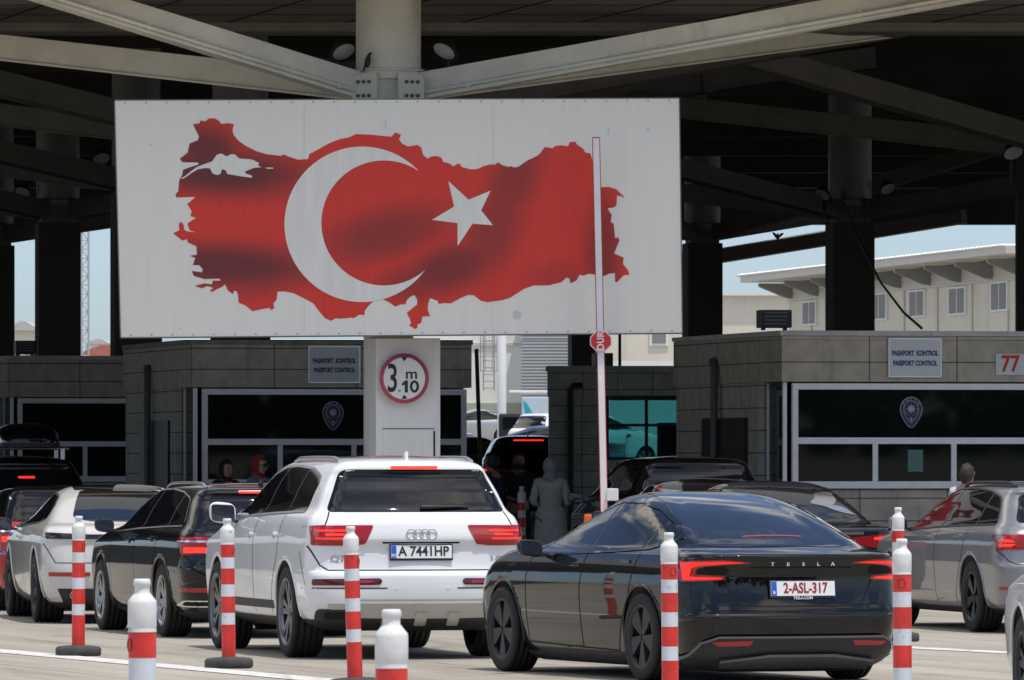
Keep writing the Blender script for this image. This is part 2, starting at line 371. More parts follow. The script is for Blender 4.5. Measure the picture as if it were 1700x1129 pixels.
# ---- booths
def stone_material(name, c1, c2, mortar, bw, rh, rot=0):
    m = bpy.data.materials.new(name); m.use_nodes = True; nt = m.node_tree; n = nt.nodes; l = nt.links; b = n['Principled BSDF']
    tc = n.new('ShaderNodeTexCoord'); sp_ = n.new('ShaderNodeSeparateXYZ'); l.new(tc.outputs['Object'], sp_.inputs[0])
    ad = n.new('ShaderNodeMath'); ad.operation = 'ADD'; l.new(sp_.outputs[0], ad.inputs[0]); l.new(sp_.outputs[1], ad.inputs[1])
    cb = n.new('ShaderNodeCombineXYZ'); l.new(ad.outputs[0], cb.inputs[0]); l.new(sp_.outputs[2], cb.inputs[1])
    bt = n.new('ShaderNodeTexBrick'); bt.inputs['Scale'].default_value = 1; bt.inputs['Brick Width'].default_value = bw; bt.inputs['Row Height'].default_value = rh; bt.offset = 0
    bt.inputs['Mortar Size'].default_value = .007; bt.inputs['Mortar Smooth'].default_value = .1
    bt.inputs['Color1'].default_value = (*c1, 1); bt.inputs['Color2'].default_value = (*c2, 1); bt.inputs['Mortar'].default_value = (*mortar, 1); l.new(cb.outputs[0], bt.inputs['Vector'])
    nz = n.new('ShaderNodeTexNoise'); nz.inputs['Scale'].default_value = 5; nz.inputs['Detail'].default_value = 8; l.new(tc.outputs['Object'], nz.inputs['Vector'])
    mr = n.new('ShaderNodeMapRange'); mr.inputs[1].default_value = .3; mr.inputs[2].default_value = .7; mr.inputs[3].default_value = .80; mr.inputs[4].default_value = 1.1; l.new(nz.outputs['Fac'], mr.inputs[0])
    x = n.new('ShaderNodeMix'); x.data_type = 'RGBA'; x.blend_type = 'MULTIPLY'; x.inputs[0].default_value = 1; l.new(bt.outputs['Color'], x.inputs[6]); l.new(mr.outputs[0], x.inputs[7])
    l.new(x.outputs[2], b.inputs['Base Color']); b.inputs['Roughness'].default_value = .75
    return m
STONE = stone_material('andesite_cladding', (.485,.43,.345), (.44,.39,.31), (.05,.046,.04), 1.16, .29)
scuff(STONE, 1.5, .56, .74, (.15,.135,.11), (3, 3, .25), .55)
COPING = mat('coping_stone', (.55,.54,.50), .7, noise=(4, .25))
FRAME = mat('white_window_frame', (.82,.83,.82), .4, noise=(8, .08))
BOOTH_GLASS = mat('booth_glass', (.005,.009,.009), .02, spec=.22)
TEAL_GLASS = bpy.data.materials.new('teal_see_through_glass'); TEAL_GLASS.use_nodes = True
_n = TEAL_GLASS.node_tree.nodes; _l = TEAL_GLASS.node_tree.links
_t = _n.new('ShaderNodeBsdfTransparent'); _t.inputs[0].default_value = (.46,.70,.70,1); _g = _n.new('ShaderNodeBsdfGlossy'); _g.inputs['Roughness'].default_value = .03
_m = _n.new('ShaderNodeMixShader'); _f = _n.new('ShaderNodeFresnel'); _l.new(_f.outputs[0], _m.inputs[0]); _l.new(_t.outputs[0], _m.inputs[1]); _l.new(_g.outputs[0], _m.inputs[2]); _l.new(_m.outputs[0], _n['Material Output'].inputs[0])
DARK_METAL = mat('dark_painted_metal', (.018,.018,.018), .5)
GREY_PIPE = mat('grey_downpipe', (.13,.125,.115), .5, .2)
INSIDE = mat('booth_interior', (.05,.05,.05), .9)
def booth(name, label, px, d, psi, W=3.95, Dp=6.0, coping_m=COPING, z0=0.0):
    x0 = (px-850)*d/F; R = math.radians(psi)
    b = thing('control_booth', label, 'booth', (x0, d, z0), R)
    B = lambda mb, xa, xb, ya, yb, za, zb, bev=0: mb.box(((xa+xb)/2, (ya+yb)/2, (za+zb)/2), (xb-xa, yb-ya, zb-za), bev=bev)
    mb = MB(); B(mb, 0, W, 0, Dp, 2.65, 3.245); mb.build('parapet', STONE, b)
    mb = MB()
    for i in range(4): B(mb, -.02+i*(W+.04)/4, -.02+(i+1)*(W+.04)/4-.004, -.025, Dp+.02, 3.248, 3.315, .006)
    mb.build('coping', coping_m, b)
    # walls under the parapet: the front is a window band over a low stone wall
    mb = MB(); B(mb, .16, W-.04, .10, .34, 0, 1.27); B(mb, .03, .16, 1.05, Dp-.04, 0, 2.648); B(mb, W-.18, W-.04, .36, Dp-.04, 0, 2.648)
    B(mb, .16, W-.20, Dp-.2, Dp-.04, 0, 2.648); B(mb, -.05, .028, 1.0, 1.5, 0, 2.646)
    mb.build('wall', STONE, b)
    mb = MB(); B(mb, .20, W-.22, 1.6, 1.64, 0, 2.64); mb.build('inner_partition', INSIDE, b)
    # front window
    fr = MB()
    B(fr, .16, W-.06, .04, .12, 2.55, 2.63, .004); B(fr, .16, W-.06, .02, .13, 1.285, 1.377, .004)
    B(fr, .16, .235, .045, .125, 1.378, 2.549); B(fr, W-.135, W-.06, .045, .125, 1.378, 2.549)
    B(fr, .236, W-.136, .05, .12, 1.855, 1.938)
    for x in (1.22, 2.26, 3.28):
        if x < W-.3: B(fr, x, x+.07, .055, .115, 1.378, 1.854)
    w = fr.build('window_frame', FRAME, b)
    g = MB(); B(g, .236, W-.136, .085, .093, 1.378, 2.549); g.v = [(x_, y_-.004*(z_-1.378), z_) for x_, y_, z_ in g.v]; g.build('window_pane', BOOTH_GLASS, w)
    # side window by the officer, pier, door, downpipe
    fr = MB(); B(fr, .05, .10, .10, .16, 1.2, 2.64); B(fr, .05, .10, .92, .99, 1.2, 2.64); B(fr, .05, .10, .165, .915, 1.2, 1.26)
    w = fr.build('side_window_frame', FRAME, b); g = MB(); B(g, .07, .08, .162, .918, 1.262, 2.64); g.build('side_pane', BOOTH_GLASS, w)
    mb = MB(); B(mb, .04, .10, .10, .99, 0, 1.198); mb.build('side_panel', STONE, b)
    mb = MB(); B(mb, -.02, .028, 1.9, 4.3, .05, 2.2); dr = mb.build('door', DARK_METAL, b)
    mb = MB(); mb.tube([(-.06, 2.05, 1.0), (-.06, 2.05, 1.2)], .018, 8); mb.build('door_handle', ALU, dr)
    mb = MB(); mb.tube([(-.075, 3.35, .05), (-.075, 3.35, 2.85), (-.06, 3.5, 2.95), (.02, 3.6, 2.97)], .05, 10); mb.build('downpipe', GREY_PIPE, b)
    return b
STAIN = mat('stained_coping', (.30,.27,.22), .8, noise=(5, .5))
BR = booth('r', 'right stone booth with a passport control sign, a police emblem and red number 77', 1297, 96.0, 12)
BL = booth('l', 'stone passport control booth behind the height limit pillar', 318, 104.0, 12, coping_m=STAIN)
BLL = booth('ll', 'far left booth, darker and lower in the picture, behind the roof box', 14, 121.0, 12, z0=0)
# middle booth, glazed right through
md_ = 134.0; b = thing('control_booth', 'middle booth with teal windows one can see through, beyond the barrier', 'booth', ((910-850)*md_/F, md_, gz(md_)), math.radians(0))
BM = b
B = lambda mb, xa, xb, ya, yb, za, zb, bev=0: mb.box(((xa+xb)/2, (ya+yb)/2, (za+zb)/2), (xb-xa, yb-ya, zb-za), bev=bev)
W, Dp = 4.2, 3.2
STONE_M = stone_material('lit_cladding_copy', (.62,.58,.50), (.56,.52,.45), (.08,.075,.065), .62, .29)  # same stone as the other booths, lightened to stand in for missing light
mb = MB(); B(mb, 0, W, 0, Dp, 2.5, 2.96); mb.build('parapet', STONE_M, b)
mb = MB(); B(mb, -.03, W+.03, -.03, Dp+.03, 2.963, 3.03, .006); mb.build('coping', COPING, b)
mb = MB()
for ya, yb in ((.02, .2), (Dp-.2, Dp-.02)):
    B(mb, .02, 1.02, ya, yb, 0, 2.498); B(mb, 2.7, W-.02, ya, yb, 0, 2.498); B(mb, 1.023, 2.697, ya, yb, 0, 1.35)
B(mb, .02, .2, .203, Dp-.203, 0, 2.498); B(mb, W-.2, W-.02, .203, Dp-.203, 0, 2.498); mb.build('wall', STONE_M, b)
for y in (.06, Dp-.14):
    fr = MB()
    for x in ((1.025, 1.72, 2.63) if y < 1 else (1.025, 2.63)): B(fr, x, x+.06, y, y+.07, 1.353, 2.495)
    for z in ((1.353, 1.95, 2.44) if y < 1 else (1.353, 2.44)): B(fr, 1.09, 2.625, y+.01, y+.06, z, z+.05)
    w = fr.build('window_frame', DARK_METAL, b)
    g = MB(); B(g, 1.09, 2.62, y+.03, y+.036, 1.40, 2.44); g.build('window_pane', TEAL_GLASS, w)
mb = MB(); mb.tube([(.40, -.06, .1), (.40, -.06, 2.6), (.46, -.06, 2.68), (.6, -.05, 2.68)], .055, 10); mb.build('downpipe', DARK_METAL, b)
mb = MB(); B(mb, 1.95, 2.68, .5, .56, 1.36, 2.02); mb.build('screen', mat('blue_screen_back', (.01,.02,.12), .5), b)

# ---- buildings and far things beyond the canopy
CREAM = scuff(mat('cream_panel_wall', (.72,.67,.56), .7, noise=(.8, .08)), .9, .55, .75, (.46,.42,.34), (1.5, 1.5, .2), .5)
CREAM_C = mat('cream_cladding', (.56,.54,.48), .6)
GREYCL = mat('grey_corrugated_cladding', (.36,.37,.38), .5)
ROOFW = mat('pale_metal_roof', (.68,.67,.64), .4, .2)
BLIND = mat('grey_blind', (.25,.25,.245), .6, spec=.2)
def ang_building():
    P0 = Vector((460*265/F, 265, 0)); P1 = Vector((900*228/F, 228, 0)); dv = (P1-P0); L = dv.length; rz = math.atan2(dv.y, dv.x)
    b = thing('office_building', 'cream two-storey building with oversailing metal roof and a row of blinded windows', 'building', (P0.x, P0.y, gz(265)), rz)
    zt = HC+(758-478)*265/F-gz(265); zc = HC+(758-500)*265/F-gz(265)
    mb = MB(); mb.box((L/2, 4, zc/2), (L, 8, zc)); mb.build('wall', CREAM, b)
    mb = MB(); z = zc+.003
    while z < zt+.08: mb.box((L/2, 3.98, z+.05), (L+.1, 8.06+.03*(int(z*9.09) % 2), .1)); z += .103
    mb.build('upper_cladding', CREAM_C, b)
    zr = z+.02
    mb = MB(); mb.box((L/2-.6, 3.6, zr+.16), (L+1.2, 10.2, .22)); 
    n = 90
    rf = mb.build('roof', CREAM_C, b)
    mb = MB()
    for i in range(n): mb.tube([(-1.15+(L+1.1)*i/n, -1.6, zr+.30), (-1.15+(L+1.1)*i/n, 8.6, zr+.30)], .06, 6)
    mb.build('roof_sheet', ROOFW, rf)
    for i in range(9): mb = MB(); mb.prism([(-1.25, zr-.02), (-.05, zr-.02), (-.05, zr-.55), (-.3, zr-.52), (-1.25, zr-.14)], lambda u, v, t: Vector((t, u, v)), L*(i+.15)/9, L*(i+.15)/9+.25); mb.build('eave_bracket', mat('bracket_grey', (.25,.25,.24), .6), b)
    for (xa, xb, ya, yb) in ((1335,1358,500,540),(1449,1475,487,532),(1512,1538,482,527),(1578,1606,477,523),(1648,1676,468,517)):
        def loc(px):      # where the sight line meets the facade plane
            k = (px-850)/F; t = (k*P0.y-P0.x)/(dv.x-k*dv.y); return t*L, P0.y+dv.y*t
        (ta, da), (tb, db) = loc(xa), loc(xb); za = HC+(758-yb)*da/F-gz(265); zb_ = HC+(758-ya)*da/F-gz(265)
        mb = MB(); cx = (ta+tb)/2; wd = (tb-ta); mb.box((cx, -.03, (za+zb_)/2), (wd, .10, zb_-za)); f = mb.build('window', FRAME, b)
        mb = MB()
        for sg in (-1, 1): mb.box((cx+sg*wd*.235, -.085, (za+zb_)/2), (wd*.40, .02, (zb_-za)*.88))
        mb.build('pane', BLIND, f)
    for i in range(8): mb = MB(); mb.box((L*(i+.8)/8, -.025, zc/2), (.08, .06, zc)); mb.build('panel_joint', CREAM_C, b)
ang_building()
def slab(name, label, cat, x0, x1, y0, d, m, depth=6, extra=None):
    a = at(x0, y0, d); c = at(x1, y0, d); g = gz(min(d, 300))
    t = thing(name, label, cat, ((a.x+c.x)/2, d, g))
    mb = MB(); mb.box((0, depth/2, (a.z-g)/2), (c.x-a.x, depth, a.z-g)); mb.build('wall', m, t)
    return t, (c.x-a.x), a.z-g
t, w, h = slab('low_building', 'low cream building with a white parapet, left of the office building', 'building', 1120, 1340, 490, 330, CREAM)
mb = MB(); mb.box((0, 2.9, h+.06), (w+.3, 6.4, .12)); mb.build('coping', WHITE_PAINT, t)
mb = MB(); mb.box((0, -.04, h*.63), (w-.2, .05, .35)); mb.build('ribbon_window', BLIND, t)
t, w, h = slab('hall_building', 'bright cream hall wall behind the parked cars', 'building', 640, 866, 500, 310, scuff(mat('bright_render_wall', (.86,.85,.80), .7), .9, .58, .78, (.60,.58,.52), (1.5, 1.5, .2), .5))
mb = MB(); mb.box((0, -.05, .85), (w, .07, 1.7)); mb.build('plinth', mat('pale_green_plinth', (.42,.47,.36), .7), t)
mb = MB(); mb.box((0, -.05, h*.70), (w, .06, .05)); mb.build('cornice', CREAM_C, t)
t, w, h = slab('shed_building', 'grey corrugated shed beside the cream hall', 'building', 866, 1000, 500, 305, GREYCL)
mb = MB(); z = .2
while z < h: mb.box((0, -.02, z), (w, .06, .06)); z += .13
mb.build('cladding_rib', mat('corrugation_light', (.50,.51,.52), .5), t)
t, w, h = slab('wall_building', 'cream building behind the middle booth with a tall narrow window', 'building', 1001, 1140, 500, 300, CREAM)
mb = MB(); mb.box((at(1094,0,300).x-t.location.x, -.03, h-.2), (.75, .08, 3.2)); f = mb.build('window', FRAME, t)
mb = MB(); mb.box((at(1094,0,300).x-t.location.x, -.08, h-.2), (.55, .03, 3.0)); mb.build('pane', BLIND, f)
p = at(833, 700, 285); mb = MB(); mb.lathe([(.17, 0), (.17, 9), (0, 9)], 20); tag(mb.build('round_pillar', mat('pale_pillar', (.62,.63,.63), .5), None, (p.x, 285, gz(285))), 'round pale pillar in front of the cream hall', 'pillar')
p = at(811, 700, 305); L = thing('wall_ladder', 'caged steel ladder on the cream hall wall', 'ladder', (p.x, 308.6, gz(300)))
mb = MB()
for sg in (-.22, .22): mb.tube([(sg, 0, 2.2), (sg, 0, 6.8)], .03, 6)
for i in range(16): mb.tube([(-.22, 0, 2.3+i*.28), (.22, 0, 2.3+i*.28)], .02, 6)
mb.build('rail', GREYCL, L)
mb = MB()
for i in range(7): mb.tube([(.36*math.cos(a), -.36*abs(math.sin(a)), 3.0+i*.6) for a in np.linspace(0, PI, 12)], .02, 5)
for a in np.linspace(.3, PI-.3, 4): mb.tube([(.36*math.cos(a), -.36*math.sin(a), 3.0), (.36*math.cos(a), -.36*math.sin(a), 6.6)], .018, 5)
mb.build('cage', GREYCL, L)
# far left, seen between columns
p = at(141, 575, 420); T = thing('lattice_mast', 'pale lattice mast between the left column and the billboard', 'mast', (p.x, 420, 1.8))
mb = MB(); H = 26
for sx in (-.2, .2):
    for sy in (-.2, .2): mb.tube([(sx, sy, 0), (sx, sy, H)], .045, 5)
for i in range(52):
    z = i*.5; s_ = 1 if i % 2 else -1
    mb.tube([(-.2*s_, -.2, z), (.2*s_, -.2, z+.5)], .03, 4); mb.tube([(-.2, -.2*s_, z), (-.2, .2*s_, z+.5)], .03, 4); mb.tube([(-.2, -.2, z), (.2, -.2, z)], .03, 4)
mb.build('lattice', mat('mast_grey', (.40,.42,.45), .6), T)
def house(label, x0, x1, yw, yr, d, mw, mr):
    a = at(x0, yw, d); c = at(x1, yw, d); r = at(x0, yr, d); h = thing('house', label, 'house', ((a.x+c.x)/2, d, 1.8)); w = c.x-a.x
    mb = MB(); mb.box((0, 4, (a.z-1.8)/2), (w, 8, a.z-1.8)); mb.build('wall', mw, h)
    mb = MB(); mb.prism([(-w/2-.4, a.z-1.8), (w/2+.4, a.z-1.8), (w*.12, r.z-1.8), (-w*.12, r.z-1.8)], lambda u, v, t: Vector((u, t, v)), -.4, 8.4); mb.build('roof', mr, h)
    for sx in (-.25, .2):
        mb = MB(); mb.box((w*sx, -.03, (a.z-1.8)*.75), (w*.14, .08, 1.1)); mb.build('window', BLIND, h)
REDROOF = mat('red_tile_roof', (.45,.16,.12), .7, noise=(3, .2))
house('low house with a red tiled roof, left of the billboard', 128, 235, 592, 574, 480, CREAM, REDROOF)
house('small cream house in the narrow left gap', 18, 58, 548, 533, 450, CREAM, mat('pale_roof', (.5,.48,.45), .7))
house('pale house beside the lattice mast', 150, 176, 572, 562, 560, WHITE_PAINT, mat('pale_roof', (.5,.48,.45), .7))
LEAF = mat('dark_leaves', (.035,.055,.022), .7, noise=(3, .4)); BARK = mat('bark', (.09,.07,.05), .9)
def tree(label, x, d, h, r):
    p = at(x, 700, d); t = thing('tree', label, 'tree', (p.x, d, 1.8)); mb = MB()
    mb.tube([(0,0,0),(.05,.02,h*.35),(-.03,0,h*.7)], [.16,.12,.05], 8)
    for k in range(6):
        a = k*1.05; mb.tube([(0,0,h*(.35+.05*k)), (r*.6*math.cos(a), r*.6*math.sin(a), h*(.55+.05*k))], [.06,.02], 6)
    mb.build('trunk', BARK, t); mb = MB()
    cl = [Vector((random.gauss(0,.4)*r, random.gauss(0,.4)*r, h*(.62+random.uniform(-.26,.30)))) for _ in range(26)]
    for _ in range(2200):
        c = random.choice(cl); q = c+Vector((random.gauss(0,1), random.gauss(0,1), random.gauss(0,1)))*r*.17
        u = Vector((random.gauss(0,1), random.gauss(0,1), random.gauss(0,1))).normalized(); v = u.orthogonal().normalized(); s_ = random.uniform(.06,.13)
        mb.add([q-u*s_, q+v*s_*.6, q+u*s_, q-v*s_*.6], [(0,1,2,3)])
    mb.build('crown', LEAF, t, fix=False)
tree('dark leafy tree in the narrow left gap', 50, 380, 4.6, 1.0)
tree('small tree right of the lattice mast', 182, 500, 5.2, 1.1)

# ---- the wood behind the camera, added to darken what windows and car paint mirror
mb = MB(); rnd_ = random.Random(3)
for row in range(3):
    for i in range(60):
        cx, cy, h = -190+i*6.4+rnd_.uniform(-2, 2), -95-row*9+rnd_.uniform(-3, 3), rnd_.uniform(7, 12)
        for _ in range(42):
            a, z = rnd_.uniform(0, 2*PI), rnd_.uniform(.02, 1); r = 3.6*math.sqrt(max(.05, 1-(z*1.6-.6)**2))*rnd_.uniform(.4, 1)
            c_ = Vector((cx+r*math.cos(a), cy+r*math.sin(a), z*h)); u = Vector((rnd_.gauss(0,1), rnd_.gauss(0,1), rnd_.gauss(0,1))).normalized(); v = u.orthogonal().normalized(); q = rnd_.uniform(.8, 1.6)
            mb.add([c_-u*q, c_+v*q*.7, c_+u*q, c_-v*q*.7], [(0,1,2,3)])
tag(mb.build('backdrop_wood', LEAF, fix=False), kind='stuff')
from mathutils import interpolate
# ------------------------------------------------------------------ cars
def pchip(t, y, q):
    t = np.asarray(t, float); y = np.asarray(y, float); h = np.diff(t); d = np.diff(y)/h; m = np.zeros_like(y)
    for i in range(1, len(y)-1):
        if d[i-1]*d[i] > 0:
            w1 = 2*h[i]+h[i-1]; w2 = h[i]+2*h[i-1]; m[i] = (w1+w2)/(w1/d[i-1]+w2/d[i])
    m[0] = d[0]; m[-1] = d[-1]
    i = np.clip(np.searchsorted(t, q, side='right')-1, 0, len(h)-1)
    s = (q-t[i])/h[i]
    return ((1+2*s)*(1-s)**2*y[i]+s*(1-s)**2*h[i]*m[i]+s*s*(3-2*s)*y[i+1]+s*s*(s-1)*h[i]*m[i+1])

def half_contour(z, xr, xf, hw, rc, bow, tr, tf, rf, bowf):
    nr, nc, ns, nf = 14, 10, 84, 10
    pts = []; L = xf-xr
    hr = hw*(1-tr); hf = hw*(1-tf)
    ry = min(rc, hr*.55); rx = min(rc*1.15, L*.22); bow = min(bow, L*.15)
    y0 = hr-ry
    for i in range(nr): 
        y = y0*i/nr; pts.append((xr+bow*(y/max(hr, 1e-4))**2, y))
    xb = xr+bow*(y0/max(hr, 1e-4))**2
    for i in range(nc):
        a = PI/2*i/nc; e = 2/2.25
        pts.append((xb+rx*(1-math.cos(a)**e), y0+ry*math.sin(a)**e))
    fy = min(rf, hf*.6); fx = min(rf*1.2, L*.22); bf = min(bowf, L*.12)
    y1 = hf-fy; xe = xf-bf*(y1/max(hf, 1e-4))**2
    xa = xb+rx; xz = xe-fx; xm = xa+(xz-xa)*.45
    for i in range(ns):
        x = xa+(xz-xa)*i/(ns-1)
        if x < xm: u = (xm-x)/(xm-xa+1e-6); y = hw*(1-tr*u*u)
        else: u = (x-xm)/(xz-xm+1e-6); y = hw*(1-tf*u*u)
        pts.append((x, y))
    for i in range(1, nc+1):
        a = PI/2*(1-i/nc); e = 2/2.2
        pts.append((xe-fx*(1-math.cos(a)**e), y1+fy*math.sin(a)**e))
    for i in range(1, nf+1):
        y = y1*(1-i/nf); pts.append((xf-bf*(y/max(hf, 1e-4))**2, y))
    return pts

class Car:
    def __init__(s, name, label, px, py, psi, spec, paint, group=None, cat='car', base=None, zoff=0.0):
        s.sp = spec; psi = math.radians(psi); hy = spec['hw_wheel']
        if base is None:
            g = on_ground(px, py)
            left = Vector((-math.cos(psi), -math.sin(psi), 0)); loc = g-left*hy
        else: loc = Vector(base)
        loc.z += zoff
        s.root = thing(name, label, cat, loc, PI/2+psi, group)
        s.paint = paint
        s.make_body()
    def make_body(s):
        sp = s.sp; rows = np.array([list(r) for r in sp['rows']], float)
        z, xr, xf, hw = rows[:,0], rows[:,1], rows[:,2], rows[:,3]
        t = np.concatenate([[0], np.cumsum(np.sqrt(np.diff(z)**2+(.5*np.diff(xr))**2+(.25*np.diff(xf))**2+np.diff(hw)**2)+.004)])
        q = np.unique(np.concatenate([np.linspace(0, t[-1], sp.get('nlev', 80)), t]))
        keep = [0]
        for i in range(1, len(q)):
            if q[i]-q[keep[-1]] > .0025: keep.append(i)
        q = q[keep]
        cols = [pchip(t, rows[:,i], q) for i in range(6)]
        V = []; n = None
        for i in range(len(q)):
            h = half_contour(*[c[i] for c in cols], sp.get('tr', .03), sp.get('tf', .05), sp.get('rf', .32), sp.get('bowf', .14))
            full = h+[(x, -y) for x, y in h[-2:0:-1]]
            n = len(full); V += [(x, y, cols[0][i]) for x, y in full]
        Fc = []
        for i in range(len(q)-1):
            for k in range(n):
                k2 = (k+1) % n; Fc.append((i*n+k, (i+1)*n+k, (i+1)*n+k2, i*n+k2))
        nh = n//2
        for base, flip in ((0, False), ((len(q)-1)*n, True)):       # caps: strips across the car
            for k in range(nh):
                a, b, c, d = base+k, base+k+1, base+(n-k-1) % n, base+(n-k) % n
                f = []
                for v in (a, b, c, d):
                    if v not in f: f.append(v)
                if len(f) > 2: Fc.append(f if flip else f[::-1])
        me = bpy.data.meshes.new('body'); me.from_pydata(V, [], Fc)
        bm = bmesh.new(); bm.from_mesh(me); bmesh.ops.remove_doubles(bm, verts=bm.verts, dist=.0004)
        bmesh.ops.recalc_face_normals(bm, faces=bm.faces); bm.to_mesh(me); bm.free()
        s.bvh = BVHTree.FromPolygons([v.co.copy() for v in me.vertices], [list(p.vertices) for p in me.polygons])
        s.vco = [v.co.copy() for v in me.vertices]; s.vno = [v.normal.copy() for v in me.vertices]; s.polys = [list(p.vertices) for p in me.polygons]; s.xmin = min(v.x for v in s.vco)
        me.materials.append(s.paint); me.materials.append(BLACK_PLASTIC)
        if sp.get('roof'): me.materials.append(sp['roof'][1])
        sill = sp.get('sill', .25)
        for p in me.polygons:
            p.use_smooth = True
            if p.center.z < sill: p.material_index = 1
            elif sp.get('roof') and p.center.z > sp['roof'][0]: p.material_index = 2
        body = link('body', me, s.root)
        # wheel arches
        mb = MB(); mb.cur = 1; ra = sp['r']+sp.get('arch', .055)
        hwm = float(hw.max())
        for wx in (0, sp['wb']):
            for sg in (1, -1):
                M = Matrix.Translation((wx, sg*(hwm-.12), sp['r']+.012)) @ Matrix.Rotation(PI/2, 4, 'X')
                mb.lathe([(0, -.24), (ra, -.24), (ra, .24), (0, .24)], 48, M, smooth=True)
        cut = mb.build('cut', [s.paint, BLACK_PLASTIC], s.root)
        cm = bmesh.new(); cm.from_mesh(cut.data); bmesh.ops.remove_doubles(cm, verts=cm.verts, dist=1e-5); bmesh.ops.recalc_face_normals(cm, faces=cm.faces); cm.to_mesh(cut.data); cm.free()
        md = body.modifiers.new('b', 'BOOLEAN'); md.operation = 'DIFFERENCE'; md.object = cut; md.solver = 'EXACT'
        dg = bpy.context.evaluated_depsgraph_get(); dg.update()
        out = bpy.data.meshes.new_from_object(body.evaluated_get(dg)); body.modifiers.clear(); body.data = out
        bpy.data.objects.remove(cut)
        s.body = body
    # ---- projection onto the body skin
    def hit(s, a, b, axis, sg=1):
        if axis == 'rear': o, d = Vector((-6, a, b)), Vector((1, 0, 0))
        elif axis == 'front': o, d = Vector((9, a, b)), Vector((-1, 0, 0))
        elif axis == 'side': o, d = Vector((a, 4*sg, b)), Vector((0, -sg, 0))
        else: o, d = Vector((a, b, 5)), Vector((0, 0, -1))
        p, nrm, i, q = s.bvh.ray_cast(o, d)
        if axis == 'rear':                               # stay on the tail: slide inwards round the corner
            for _ in range(60):
                if p is not None and p.x < s.xmin+.62: break
                a *= .99; o = Vector((-6, a, b)); p, nrm, i, q = s.bvh.ray_cast(o, d)
        if p is None:
            g = {'rear': Vector((-1.0, a, b)), 'front': Vector((3.8, a, b)), 'side': Vector((a, .9*sg, b)), 'top': Vector((a, b, 1.4))}[axis]
            p, nrm, i, q = s.bvh.find_nearest(g)
        vi = s.polys[i]; ws_ = interpolate.poly_3d_calc([s.vco[k] for k in vi], p); sm = Vector((0, 0, 0))
        for k, w_ in zip(vi, ws_): sm += s.vno[k]*w_
        if sm.length > .1: nrm = sm.normalized()
        if nrm.dot(d) > 0: nrm = -nrm
        return p, nrm
    def patch(s, name, poly, axis, m, sg=1, off=.004, thick=.012, res=.045, parent=None):
        pts = []
        N = len(poly)
        for i in range(N):
            a = Vector(poly[i]); b = Vector(poly[(i+1) % N]); k = max(1, int((b-a).length/res))
            for j in range(k): pts.append(a+(b-a)*(j/k))
        nb = len(pts); pl = [(p.x, p.y) for p in pts]
        xs = [p[0] for p in pl]; ys = [p[1] for p in pl]
        inner = []
        x = min(xs)+res*.5
        while x < max(xs):
            y = min(ys)+res*.5
            while y < max(ys):
                if pip(x, y, pl) and min((x-p[0])**2+(y-p[1])**2 for p in pl) > (res*.4)**2: inner.append(Vector((x, y)))
                y += res
            x += res
        vs, es, fs, *_ = geometry.delaunay_2d_cdt(pts+inner, [(i, (i+1) % nb) for i in range(nb)], [], 1, 1e-6)
        P = []; Nn = []
        for v in vs:
            p, nn = s.hit(v.x, v.y, axis, sg); P.append(p+nn*off); Nn.append(nn)
        mb = MB(); mb.add(P, [list(f) for f in fs], True)
        cnt = {}
        for f in fs:
            for i in range(len(f)):
                e = (f[i], f[(i+1) % len(f)]); k = (min(e), max(e)); cnt.setdefault(k, []).append(e)
        for k, e in cnt.items():
            if len(e) == 1:
                a, b = e[0]
                mb.add([P[a], P[b], P[b]-Nn[b]*thick, P[a]-Nn[a]*thick], [(3, 2, 1, 0)])
        o_ = mb.build(name, m, parent or s.root, fix=True)
        me_ = o_.data; vn = [tuple(n_) for n_ in Nn]; ln = []
        for p_ in me_.polygons:
            for li in p_.loop_indices:
                k = me_.loops[li].vertex_index
                ln.append(vn[k] if p_.use_smooth and k < len(vn) else (0, 0, 0))
        me_.normals_split_custom_set(ln)
        return o_
    def both(s, name, poly, axis, m, **k):
        """mirror-image pair on the left and right"""
        if axis == 'side':
            return [s.patch(name, poly, 'side', m, sg=g, **k) for g in (1, -1)]
        i = 0 if axis in ('rear', 'front') else 1
        mir = [tuple(-c if j == i else c for j, c in enumerate(p)) for p in poly]
        return [s.patch(name, poly, axis, m, **k), s.patch(name, mir, axis, m, **k)]
    def strip(s, mb, line, axis, w, sg=1, off=.0022, closed=False):
        pts = [Vector(p) for p in line]
        if closed: pts = pts+[pts[0]]
        d = []
        for i in range(len(pts)-1):
            k = max(1, int((pts[i+1]-pts[i]).length/.03))
            for j in range(k): d.append(pts[i]+(pts[i+1]-pts[i])*(j/k))
        d.append(pts[-1]); A = []; fs = []
        for i, p in enumerate(d):
            t = d[min(i+1, len(d)-1)]-d[max(i-1, 0)]
            if t.length < 1e-6: t = Vector((1, 0))
            t.normalize(); nn = Vector((-t.y, t.x))*w/2
            for q in (p+nn, p-nn):
                h, nr = s.hit(q.x, q.y, axis, sg); A.append(h+nr*off)
        for i in range(len(d)-1): fs.append((2*i, 2*i+1, 2*i+3, 2*i+2))
        mb.add(A, fs, True); return mb
    def gaps(s, lines_side=(), lines_rear=(), lines_top=(), w=.010):
        todo = [(l, 'side', g) for l in lines_side for g in (1, -1)]+[(l, 'rear', 1) for l in lines_rear]+[(l, 'top', 1) for l in lines_top]
        for l, ax, g in todo: s.strip(MB(), l, ax, w, g).build('panel_gap', GAP, s.root, fix=False)
    def trim(s, name, lines, axis, m, w=.016, off=.006, both=True):
        for l in lines:
            for g in ((1, -1) if both and axis == 'side' else (1,)): s.strip(MB(), l, axis, w, g, off).build(name, m, s.root, fix=False)
